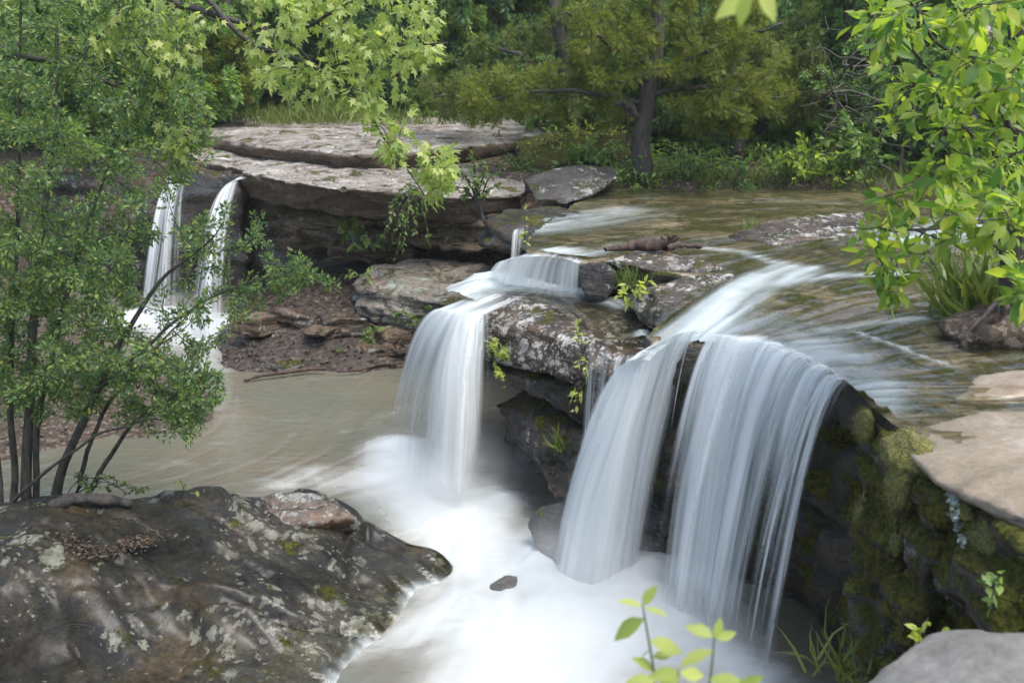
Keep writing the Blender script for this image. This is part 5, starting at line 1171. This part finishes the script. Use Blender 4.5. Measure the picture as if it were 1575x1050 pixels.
# cedars across the stream
def cedar(label, base, stems, regions, rng, mat='cedar', per=62, size=.105, **k):
    A = np.vstack([sample_px(p, n, a, b, rng) for p, n, a, b in regions])
    return plant('cedar_tree', label, 'tree', base, stems, A, mat, SPRAY, per, size, rng, bark='bark', twig=dict(r_tip=.004, r_base=.03, sag=.02, seg=8), lk=dict(start=.2, spread=.6, droop=.15, flat=.9, jit=.08), **k)
def cedars():
    rng = np.random.default_rng(107)
    def st(px, ya, yb, r0, r1, w=.04): return branch(rng, [D(a, b, y) for (a, b), y in zip(px, np.linspace(ya, yb, len(px)))], r0, r1, 26, w)
    b = D(990, 270, 15.3)
    stems = [st([(988, 272), (984, 210), (990, 165), (1004, 100), (1012, 0), (1015, -160)], 15.3, 15.3, .165, .06), st([(986, 190), (968, 163), (950, 157)], 15.3, 15.0, .07, .045), st([(1000, 120), (1060, 90), (1130, 60), (1200, 40)], 15.3, 14.7, .06, .02),
             st([(992, 150), (1080, 130), (1150, 140), (1215, 150)], 15.3, 14.5, .05, .015), st([(1000, 100), (930, 60), (870, 20)], 15.3, 15, .06, .02), st([(992, 160), (900, 140), (820, 140), (760, 150)], 15.3, 15.6, .05, .015)]
    cedar('olive green cedar with a dark forked trunk standing on the far bank in the middle', b, stems,
          [([(880, -60), (1150, -60), (1190, 60), (1225, 100), (1225, 175), (1130, 195), (1060, 200), (1030, 190), (1020, 110), (960, 130), (880, 130)], 300, 13.9, 16.4, rng)[:4],
           ([(700, 110), (900, 90), (970, 130), (960, 190), (860, 190), (800, 175), (720, 190)], 100, 15, 17, rng)[:4], ([(1040, 150), (1180, 140), (1150, 210), (1060, 205)], 40, 14.2, 15, rng)[:4]], rng)
    stems = [st([(880, 215), (872, 140), (860, 60), (850, -120)], 18.2, 18.2, .16, .08), st([(868, 130), (790, 80), (720, 60)], 18.2, 18, .05, .02), st([(865, 100), (760, 120), (670, 150)], 18.2, 17.8, .05, .015)]
    cedar('darker bushy cedar leaning left behind the upper ledge', D(880, 215, 18.2), stems, [([(650, 90), (760, 50), (900, -40), (960, 40), (930, 180), (800, 185), (690, 190), (640, 160)], 210, 17.2, 19.5)], rng, 'cedar_dark')
    stems = [st([(340, 190), (335, 120), (345, 40), (350, -120)], 21.5, 21.5, .14, .06)]
    cedar('rounded olive cedar standing alone behind the far-left falls', D(340, 190, 21.5), stems, [([(300, 60), (380, 50), (400, 110), (390, 165), (290, 165), (270, 120)], 110, 20.6, 22.4)], rng, 'cedar', size=.17)
    stems = [st([(1210, 270), (1205, 200), (1190, 120), (1180, -60)], 16.6, 16.6, .13, .06)]
    cedar('dark second cedar with a short trunk in the shade right of the forked cedar', D(1130, 270, 16.8), [st([(1130, 272), (1132, 200), (1125, 100), (1120, -60)], 16.8, 16.8, .14, .06)], [([(1040, -60), (1240, -60), (1280, 120), (1260, 190), (1180, 190), (1060, 120)], 150, 16.2, 17.6)], rng, 'cedar_dark')
cedars()

# forest behind: a few kinds, every tree its own object
def forest_proto(name, mat, tmpl, nleaf, lsize, seed, R=(1.9, 1.9, 1.8), H=5.2, nA=170, tr=.11):
    rng = np.random.default_rng(seed)
    lobes = [np.array((rng.uniform(-.75, .75) * R[0], rng.uniform(-.75, .75) * R[1], H * rng.uniform(.10, .98))) for _ in range(15)]
    A = []
    for l in lobes:
        v = unit(rng.normal(size=(nA // 10, 3))); A.append(l + v * np.array((.95, .95, .7)) * rng.uniform(.55, 1.05, (len(v), 1)))
    A = np.vstack(A); A[:, 2] = np.maximum(A[:, 2], .25)
    tk = branch(rng, [(0, 0, -.3), (.05, .02, H * .3), (-.1, .05, H * .65), (.1, -.05, H)], tr, tr * .3, 20, .06)
    tw = colonize(tk[0][3:], A, rng, r_tip=.004, r_base=.04, sag=.03)
    V, F = tubes([tk], 8); V2, F2 = tubes(tw, 3); V, F, _ = merge([(V, F, np.zeros(len(V))), (V2, F2, np.zeros(len(V2)))])
    tm = mesh_np('trunk', V, F); tm.materials.append(M['bark'])
    V, F, T = twig_leaves(tw, tmpl, nleaf // len(tw), lsize, rng, start=.25, spread=.5, droop=.25, flat=.8, jit=.12)
    cm = mesh_np('crown', V, F, {'tint': T}); cm.materials.append(M[mat])
    return tm, cm
def plant_tree(kind, x, y, s, rz, label, cat='tree', group=None, dz=0):
    nm, tm, cm = kind; z = float(ground_z(np.array([x]), np.array([y]))[0]) + dz
    r = empty(nm, (x, y, z), label, cat, group); r.rotation_euler.z = rz; r.scale = (s, s, s)
    put('trunk', tm, None, parent=r); put('crown', cm, None, parent=r)
def forest():
    K = {'dark': ('dark_tree', *forest_proto('dark', 'leaf_dark', LEAF_SIMPLE, 17000, .13, 201)), 'mid': ('broadleaf_tree', *forest_proto('mid', 'leaf_mid', LEAF_SIMPLE, 16000, .13, 202)),
         'lime': ('lime_tree', *forest_proto('lime', 'leaf_lime', LEAF_SIMPLE, 11000, .16, 203)), 'blue': ('vine_draped_tree', *forest_proto('blue', 'leaf_blue', LEAF_SIMPLE, 20000, .11, 204)),
         'dark2': ('dark_tree', *forest_proto('dark2', 'leaf_dark', LEAF_SIMPLE, 15000, .15, 205, R=(2.2, 2.2, 2)))}
    rng = np.random.default_rng(7)
    LAB = {'dark': 'dark green leafy tree in the deep shade of the forest wall', 'dark2': 'dark green leafy tree in the deep shade of the forest wall', 'mid': 'mid green broadleaf tree in the forest behind the ledges', 'lime': 'bright lime green tree catching light in the forest', 'blue': 'bluish green vine-draped tree behind the pale ledge'}
    n = 0
    for y, step, kinds, s0 in ((22.5, 2.1, ['dark', 'mid', 'blue', 'dark2'], .8), (26, 2.2, ['dark2', 'mid', 'dark', 'blue', 'mid'], 1.0), (28.5, 2.6, ['dark', 'mid', 'blue'], 1.3), (32, 3.0, ['dark', 'dark2', 'mid', 'dark'], 1.5), (37, 4.5, ['dark', 'dark2', 'mid'], 2.0)):
        half = y * .62 + 2; x = -half
        while x < half:
            if not (y < 24 and -7 < x < 1.5):
                k = kinds[int(rng.integers(len(kinds)))]
                plant_tree(K[k], x + rng.uniform(-.6, .6), y + rng.uniform(-1.2, 1.2), s0 * rng.uniform(.85, 1.2), rng.uniform(0, 6.28), LAB[k], group={'dark': 'dark forest trees', 'dark2': 'dark forest trees', 'mid': 'mid green forest trees', 'blue': 'vine-draped forest trees'}[k]); n += 1
            x += step * rng.uniform(.85, 1.15)
    def at(px, y): return D(px, 150, y)[0]
    plant_tree(K['lime'], at(755, 27), 27.5, 1.35, 1.0, 'bright lime green tree glowing between the cedars above the upper ledge', dz=1.2)
    plant_tree(K['lime'], at(700, 24.3), 24.6, .55, 3.0, 'small lime green sapling tree at the back edge of the upper ledge')
    plant_tree(K['blue'], at(570, 25), 25.5, .95, 2.0, 'bluish green vine-draped mound of leaves just behind the pale upper ledge')
    plant_tree(K['blue'], at(640, 26), 26.5, 1.1, 4.0, 'tall bluish green vine-draped tree left of the lime green tree')
    plant_tree(K['mid'], at(270, 21), 21.5, .9, 5.0, 'mid green tree behind the far-left falls above the shrub')
    plant_tree(K['mid'], at(60, 18), 18.5, .9, .5, 'mid green tree hidden behind the left shrub')
    plant_tree(K['dark'], at(170, 20), 20, .9, .9, 'dark green tree in the gap above the far-left falls')
    plant_tree(K['dark'], at(1290, 18), 18, .8, 2.2, 'dark green tree shading the tangled hollow right of the cedars')
    plant_tree(K['dark2'], at(1420, 18), 18.4, .85, .2, 'dark green tree behind the spotted trunk at the upper right')
    plant_tree(K['dark2'], at(1560, 17), 17.5, .85, 3.2, 'dark green tree at the far right edge behind the broad oval leaves')
    plant_tree(K['mid'], at(1340, 16.3), 16.4, .45, 1.2, 'low mid green leafy bush on the far bank under the dark trees', 'bush')
    plant_tree(K['dark'], at(1400, 15.4), 15.5, .36, 2.5, 'dark green broadleaf bush at the waterline of the far bank', 'bush')
    plant_tree(K['mid'], at(1470, 15.6), 15.8, .42, 4.5, 'leafy green bush right of the dark bush on the far bank', 'bush')
    plant_tree(K['mid'], at(1540, 15.4), 15.5, .45, 5.5, 'mid green bush at the right end of the far bank', 'bush')
    plant_tree(K['dark'], at(1080, 17.5), 18, .5, 5.1, 'small dark bush behind the forked cedar trunk', 'bush')
    plant_tree(K['mid'], at(840, 20), 20.5, .4, 1.4, 'low green bush at the right back corner of the upper ledge', 'bush')
    for px, y, k, s in ((960, 19, 'dark', .5), (1010, 18.8, 'mid', .45), (1060, 20, 'dark2', .6), (1130, 18.9, 'dark', .5), (1180, 18.2, 'mid', .42), (1230, 18.6, 'dark2', .5), (1300, 19.4, 'dark', .6), (1360, 18.2, 'dark', .5), (1420, 19.4, 'mid', .6), (1480, 18.2, 'dark2', .5), (1540, 19, 'dark', .6),
                        (900, 19.8, 'mid', .4), (760, 26, 'dark', .5), (690, 25.8, 'dark2', .5), (620, 26, 'dark', .55), (520, 25.9, 'mid', .5), (470, 25.7, 'dark', .55), (420, 26, 'dark2', .5), (380, 24.6, 'dark', .5), (330, 23, 'mid', .4), (250, 22.4, 'dark', .5), (200, 21.5, 'dark2', .5), (120, 20.6, 'dark', .5), (40, 20, 'dark2', .5)):
        lab = {'d': 'dense dark green undergrowth bush below the forest trees', 'm': 'mid green undergrowth bush below the forest trees'}[k[0]]
        plant_tree((k.replace('2', '').replace('dark', 'undergrowth_bush').replace('mid', 'undergrowth_bush'), *K[k][1:]), at(px, y), y, s, float(px), lab, 'bush', {'d': 'dark undergrowth bushes', 'm': 'mid green undergrowth bushes'}[k[0]], dz=-.1)
    rs = np.random.default_rng(33)
    V, F = tubes([branch(rs, [D(1502, 300, 15.4), D(1504, 200, 15.4), D(1507, 100, 15.5), D(1515, -80, 15.6)], .22, .19, 24, .02)], 14)
    solo('tree_trunk', V, F, M['bark_spot'], 'pale-spotted grey tree trunk standing behind the oval leaves', 'tree')
    # tangled vines in the hollow
    polys = []
    for k in range(46):
        a = np.array((rs.uniform(1255, 1400), rs.uniform(90, 250))); pts = [a]
        d = rs.uniform(0, 6.28)
        for s in range(5): d += rs.normal() * .8; pts.append(pts[-1] + 26 * np.array((math.cos(d), .8 * math.sin(d))))
        yy = rs.uniform(14.9, 16.2); polys.append(branch(rs, [D(*q, yy + .15 * rs.normal()) for q in pts], rs.uniform(.008, .028), .006, 22, .02))
    V, F = tubes(polys, 5); solo('vine_tangle', V, F, M['stem'], 'tangle of bare brown vines and roots in the dark hollow of the far bank', 'vines')
forest()

# bank plants
def sprig(name, label, cat, base, tips, leafm, tmpl, per, size, seed, sag=.1, stem='stem', group=None, rad=.006, lk=None):
    rng = np.random.default_rng(seed); base = np.asarray(base, float); st = []
    for t in tips:
        t = np.asarray(t, float); mid = (base + t) / 2 + np.array((0, 0, .18)) * np.linalg.norm(t - base) * (1 if sag >= 0 else -1)
        st.append(branch(rng, [base + .02 * rng.normal(size=3) * (1, 1, 0), mid, t], rad, rad * .4, 12, .015))
    root = empty(name, base, label, cat, group); V, F = tubes(st, 4); part('stem', V, F, M[stem], root)
    V, F, T = twig_leaves(st, tmpl, per, size, rng, **(lk or dict(start=.3, spread=.45, droop=.3, flat=.8))); part('leaves', V, F, M[leafm], root, {'tint': T})
    return root
def bank():
    rng = np.random.default_rng(55)
    xs = np.concatenate([np.linspace(945, 1330, 30)]); i = 0
    for px in xs:
        y = rng.uniform(14.75, 15.6); b = np.array([D(px, 250, y)[0], y, 0]); b[2] = ground_z(b[:1], b[1:2])[0]
        h = rng.uniform(.25, .75) if px > 1010 else rng.uniform(.2, .4)
        tips = [b + (rng.normal() * .28, rng.normal() * .2 - .1, h * rng.uniform(.6, 1.1)) for _ in range(int(rng.integers(5, 10)))]
        k = int(rng.integers(3))
        sprig('bank_plant', ('leafy green plant among the growth along the far stream bank', 'pale green plant in the strip of growth along the far stream bank', 'dark leafy plant in the strip of growth along the far stream bank')[k], 'plant', b, tips, ('leaf_mid', 'leaf_oval', 'leaf_dark')[k], LEAF_SIMPLE, 11, (.10, .085, .11)[k], 300 + i, group=('green plants along the far bank', 'pale plants along the far bank', 'dark plants along the far bank')[k]); i += 1
    for (px, py, w, h, n, lf, sz, lab) in [(800, 248, .9, .55, 40, 'leaf_vine', .075, 'bushy green plant trailing over the back of the ledge beside the grey boulder'), (905, 232, .8, .35, 34, 'leaf_mid', .12, 'row of broad green leaves on the dark mossy bank behind the grey boulder'),
                                           (880, 212, 1.3, .5, 70, 'leaf_young', .07, 'yellow-green low growth on top of the mossy bank'), (1330, 215, .9, .6, 24, 'leaf_mid', .12, 'spreading green plant in front of the vine tangle'), (1240, 235, .7, .5, 18, 'leaf_oval', .12, 'light green plant leaning over the water from the far bank')]:
        y = {800: 16.0, 905: 16.0, 880: 17.0}.get(px, 15.0); c = D(px, py, y); b = c - (0, 0, h * .6)
        sprig('bank_shrub', lab, 'shrub', b, [c + rng.normal(size=3) * (w * .45, .25, h * .45) for _ in range(n)], lf, LEAF_SIMPLE, 13, sz, 400 + px)
    n = 60000; x = rng.uniform(-16, 18, n); y = rng.uniform(15.0, 31, n); g = ground_z(x, y); pos = np.column_stack([x, y, g + rng.uniform(0.02, .28, n)])
    pos = pos[(g > 1.9) & (y > np.where(x < 1.5, 23.5, 15.4)) & (fbm(pos, .7, 3, 15) > -.22)]; n = len(pos)
    V, F, T = scatter(LEAF_SIMPLE, pos, rng.normal(size=(n, 3)) * (1, 1, .4), np.array((0, 0, 1)) + .5 * rng.normal(size=(n, 3)), rng.uniform(.08, .2, n), rng)
    structure('ground_cover', V, F, M['leaf_mid'], {'tint': T}, kind='stuff')
    # grass along the bank: nobody could count it
    n = 5200; px = rng.uniform(930, 1560, n); y = rng.uniform(14.7, 15.7, n); x = np.array([D(a, 250, b)[0] for a, b in zip(px, y)]); pos = np.column_stack([x, y, ground_z(x, y) - .03])
    den = fbm(pos, 1.6, 3, 5) > -.08; pos = pos[den]; n = len(pos)
    V, F, T = scatter(BLADE, pos, np.column_stack([rng.normal(size=(n, 2)) * .45, np.ones(n)]), rng.normal(size=(n, 3)), rng.uniform(.12, .32, n), rng)
    structure('bank_grass', V, F, M['grass'], {'tint': T}, kind='stuff')
    n = 5200; px = rng.uniform(350, 900, n); y = rng.uniform(20.5, 25, n); x = np.array([D(a, 200, b)[0] for a, b in zip(px, y)]); z = np.where(y < 25, 2.68, 2.6); pos = np.column_stack([x, y, z])
    den = (fbm(pos, .9, 3, 6) > .12) | ((y > 24) & (x > -8)); pos = pos[den]; n = len(pos)
    V, F, T = scatter(BLADE, pos, np.column_stack([rng.normal(size=(n, 2)) * .45, np.ones(n)]), rng.normal(size=(n, 3)), rng.uniform(.15, .45, n), rng)
    structure('ledge_grass', V, F, M['grass'], {'tint': T}, kind='stuff')
bank()

def small_plants():
    rng = np.random.default_rng(66)
    def seed_plant(label, base, pts, size, mat='leaf_young', tmpl=LEAF_OVAL, per=6, s=500, name='seedling', **k):
        return sprig(name, label, 'plant', base, pts, mat, tmpl, per, size, s, rad=.004, **k)
    seed_plant('bright green seedling hanging from a crack on the left edge of the lichen outcrop', D(755, 520, 8.75), [D(752, 540, 8.6), D(770, 548, 8.6), D(785, 552, 8.5), D(765, 578, 8.55), D(775, 595, 8.5), D(762, 530, 8.6)], .065, s=501, tmpl=LEAF_STAR)
    seed_plant('bright seedling on the outcrop rim just left of the thin fringe of water', D(895, 545, 7.6), [D(890, 560, 7.5), D(903, 575, 7.45), D(885, 500, 7.6), D(888, 488, 7.6)], .06, s=502)
    seed_plant('small green seedling halfway down the outcrop beside the central fall', D(888, 590, 7.6), [D(882, 605, 7.5), D(895, 612, 7.45), D(877, 620, 7.5), D(886, 630, 7.5)], .055, s=503)
    seed_plant('leafy creeper clinging to the brown layer under the ledge cap', D(545, 335, 14.9), [D(530, 365, 14.5), D(545, 380, 14.4), D(560, 370, 14.4), D(572, 378, 14.4), D(520, 350, 14.6), D(555, 350, 14.5), D(590, 380, 14.4)], .16, 'leaf_vine', per=9, s=504, name='creeper')
    tips = [D(a, b, 13.6 + rng.uniform(-.2, .2)) for a, b in ((600, 320), (590, 345), (612, 355), (600, 380), (625, 340), (640, 330), (618, 385), (585, 370), (650, 310), (660, 380), (640, 360), (608, 400), (630, 300), (615, 290))]
    sprig('hanging_vine', 'hanging vine with small leaves trailing down the front of the ledge', 'vine', D(640, 290, 13.9), tips, 'leaf_vine', LEAF_SIMPLE, 24, .075, 505, rad=.008)
    tips = [D(a, b, 13.5 + rng.uniform(-.3, .3)) for a, b in ((700, 260), (720, 255), (735, 275), (750, 250), (690, 285), (765, 285), (745, 300), (710, 300), (725, 235), (775, 255))]
    sprig('ledge_shrub', 'small bright-leaved shrub growing from the ledge rim below the drooping branch', 'shrub', D(735, 310, 13.6), tips, 'leaf_vine', LEAF_SIMPLE, 26, .085, 506, rad=.012)
    scr('dead_branch', [D(728, 290, 13.6), D(745, 340, 13.5), D(765, 380, 13.4), D(785, 405, 13.3)], [.03, .025, .02, .01], M['bark'], 'bare leaning branch hanging from the ledge rim above the trickles', 'branch', seed=12)
    seed_plant('slim green plant standing in front of the twin trickle', P(806, 385, 2.08), [D(808, 340, 9.7), D(812, 310, 9.7), D(800, 360, 9.7), D(815, 365, 9.6)], .05, s=507)
    seed_plant('small seedling in the cleft of the pale block', D(665, 500, 12.5), [D(655, 485, 12.3), D(675, 490, 12.3), D(640, 490, 12.4), D(660, 470, 12.4)], .10, s=508, mat='leaf_vine')
    for i, (px, py, lab) in enumerate(((585, 505, 'bright seedling on the mud below the pale block'), (625, 490, 'green seedling at the left foot of the pale block face'), (520, 540, 'tiny plant beside the long brown stone'), (575, 520, 'tiny leafy plant on top of the long brown stone'), (560, 425, 'green plant in the shade on the shoulder of the pale block'))):
        c = D(px, py + 8, 12.9 if py > 450 else 13.7); seed_plant(lab, c, [c + rng.normal(size=3) * (.16, .08, .06) + (0, -.05, .08) for _ in range(6)], .085, s=520 + i, mat='leaf_mid', tmpl=LEAF_SIMPLE)
    seed_plant('clump of grass and leaves rooted between the grey boulder and the lichen rocks', P(975, 455, 1.95), [P(950, 455, 1.95), P(985, 435, 2.1), P(965, 470, 1.9), P(1000, 430, 2.1), P(990, 455, 2.0), P(960, 440, 2.1)], .075, s=530)
    def tuft(label, c, n, h, sp, seed, mat='grass'):
        r = np.random.default_rng(seed); pos = np.asarray(c) + r.normal(size=(n, 3)) * (sp, sp, .01); d = np.column_stack([r.normal(size=(n, 2)) * .6, np.ones(n)])
        V, F, T = scatter(BLADE, pos, d, r.normal(size=(n, 3)), h * r.uniform(.6, 1.2, n), r); solo('grass_tuft', V, F, M[mat], label, 'grass', attrs={'tint': T}, loc=np.asarray(c, float))
    tuft('tuft of fine grass hanging in the cleft between the lichen rocks', P(968, 440, 1.98), 60, .22, .05, 1)
    tuft('tuft of grass growing from the cavity under the outcrop beside the central fall', D(865, 690, 7.75), 60, .20, .05, 2)
    tuft('tall dark grass clump at the foot of the oval-leaved tree', P(1505, 490, 2.1), 150, .62, .13, 3)
    tuft('second grass clump in the stream left of the root mound', P(1470, 470, 2.08), 70, .42, .06, 4)
    tuft('sparse grass at the foot of the mossy cliff by the widest fall', D(1300, 1035, 4.6), 40, .30, .10, 5)
    tuft('short grass tuft on the far lichen slab in midstream', P(1150, 352, 2.15), 30, .16, .05, 6)
    tuft('pale grass clump at the back rim of the upper ledge below the drooping leaves', (-4.1, 23.5, 2.6), 260, .6, .2, 7)
    seed_plant('yellow-green seedling at the base of the mossy cliff above the corner boulder', D(1415, 1000, 3.5), [D(1400, 960, 3.5), D(1425, 950, 3.5), D(1450, 975, 3.4), D(1430, 985, 3.4), D(1410, 985, 3.5)], .06, s=540, per=4)
    seed_plant('pale fern-like seedling on the moss at the right edge', D(1525, 905, 3.55), [D(1510, 880, 3.45), D(1540, 878, 3.45), D(1515, 900, 3.4), D(1545, 895, 3.4), D(1525, 930, 3.4)], .05, s=541, per=4, mat='leaf_mid')
    seed_plant('tiny yellow seedling on top of the foreground rock', P(285, 765, .62), [D(283, 745, 7.1), D(302, 755, 7.1), D(278, 735, 7.1)], .05, s=542, per=3)
    # leaf litter on the foreground rock
    n = 900; r = np.random.default_rng(9); t = r.uniform(0, 1, n); path = smooth_path([P(60, 818, .70), P(95, 826, .68), P(130, 846, .63), P(165, 850, .60), P(210, 838, .57), P(245, 828, .57)], 50)
    pos = path[(t * 49).astype(int)] + r.normal(size=(n, 3)) * (.05, .07, .0) + (0, 0, .02)
    V, F, T = scatter(LEAF_SIMPLE, pos, r.normal(size=(n, 3)) * (1, 1, .25), np.array((0, 0, 1)) + .4 * r.normal(size=(n, 3)), r.uniform(.015, .045, n), r)
    structure('leaf_litter', V, F, M['litter'], {'tint': T}, kind='stuff')
    n = 2600; pos = np.column_stack([r.uniform(-9, -3.4, n), r.uniform(8.8, 13.2, n), np.zeros(n)])
    n2 = 4200; p2 = np.column_stack([r.uniform(-4.3, -1.1, n2), r.uniform(11.8, 15.8, n2), np.zeros(n2)])
    out = []
    for nm, pp in (('shore', pos), ('mud_bank', p2)):
        me = bpy.data.objects[nm].data; co = np.empty(len(me.vertices) * 3, np.float32); me.vertices.foreach_get('co', co); co = co.reshape(-1, 3)
        key = {(int(a / .08), int(b / .08)): c for a, b, c in co}
        for q in pp:
            c = key.get((int(q[0] / .08), int(q[1] / .08)))
            if c is not None and c > .01: out.append((q[0], q[1], c + .012))
    pos = np.array(out); n = len(pos)
    V, F, T = scatter(LEAF_SIMPLE, pos, r.normal(size=(n, 3)) * (1, 1, .2), np.array((0, 0, 1)) + .35 * r.normal(size=(n, 3)), r.uniform(.04, .09, n), r)
    structure('shore_leaf_litter', V, F, M['litter'], {'tint': T}, kind='stuff')
def roots():
    r = np.random.default_rng(91)
    for i, (a, b, lab) in enumerate((((520, 572), (640, 556), 'thin pale root lying along the waterline of the muddy bank'), ((560, 498), (615, 512), 'dark root between the stones below the pale block'), ((390, 560), (450, 545), 'broken twig lying across the wet flat rock'))):
        n = 5; pts = [P(a[0] + (b[0] - a[0]) * t, a[1] + (b[1] - a[1]) * t + r.normal() * 3, z) for t, z in zip(np.linspace(0, 1, n), np.interp(np.linspace(0, 1, n), [0, 1], [.05, .08] if i != 1 else [.42, .40]))]
        scr('root', pts, [.012, .02, .012], M['deadwood'], lab, 'root', seed=60 + i)
M['litter'] = leaf_mat('dead_leaf', (0.03, 0.022, 0.016), (0.12, 0.085, 0.06), 0.1, rough=.7)
small_plants()
roots()
# ------------------------------------------------------------------ faint haze volume added to lighten the background woods
def haze():
    m = N('background_lift_haze'); v = m.n('VolumePrincipled', {'Color': (0.86, 0.93, 0.90), 'Density': 0.0007, 'Anisotropy': 0.2})
    m.t.links.new(v.outputs[0], m.out.inputs['Volume'])
    bm = bmesh.new(); bmesh.ops.create_cube(bm, size=1.0); me = bpy.data.meshes.new('haze'); bm.to_mesh(me); bm.free()
    o = put('haze', me, m.m, (0, 44, 12.0)); o.scale = (190, 160, 27.6); o['kind'] = 'stuff'
haze()
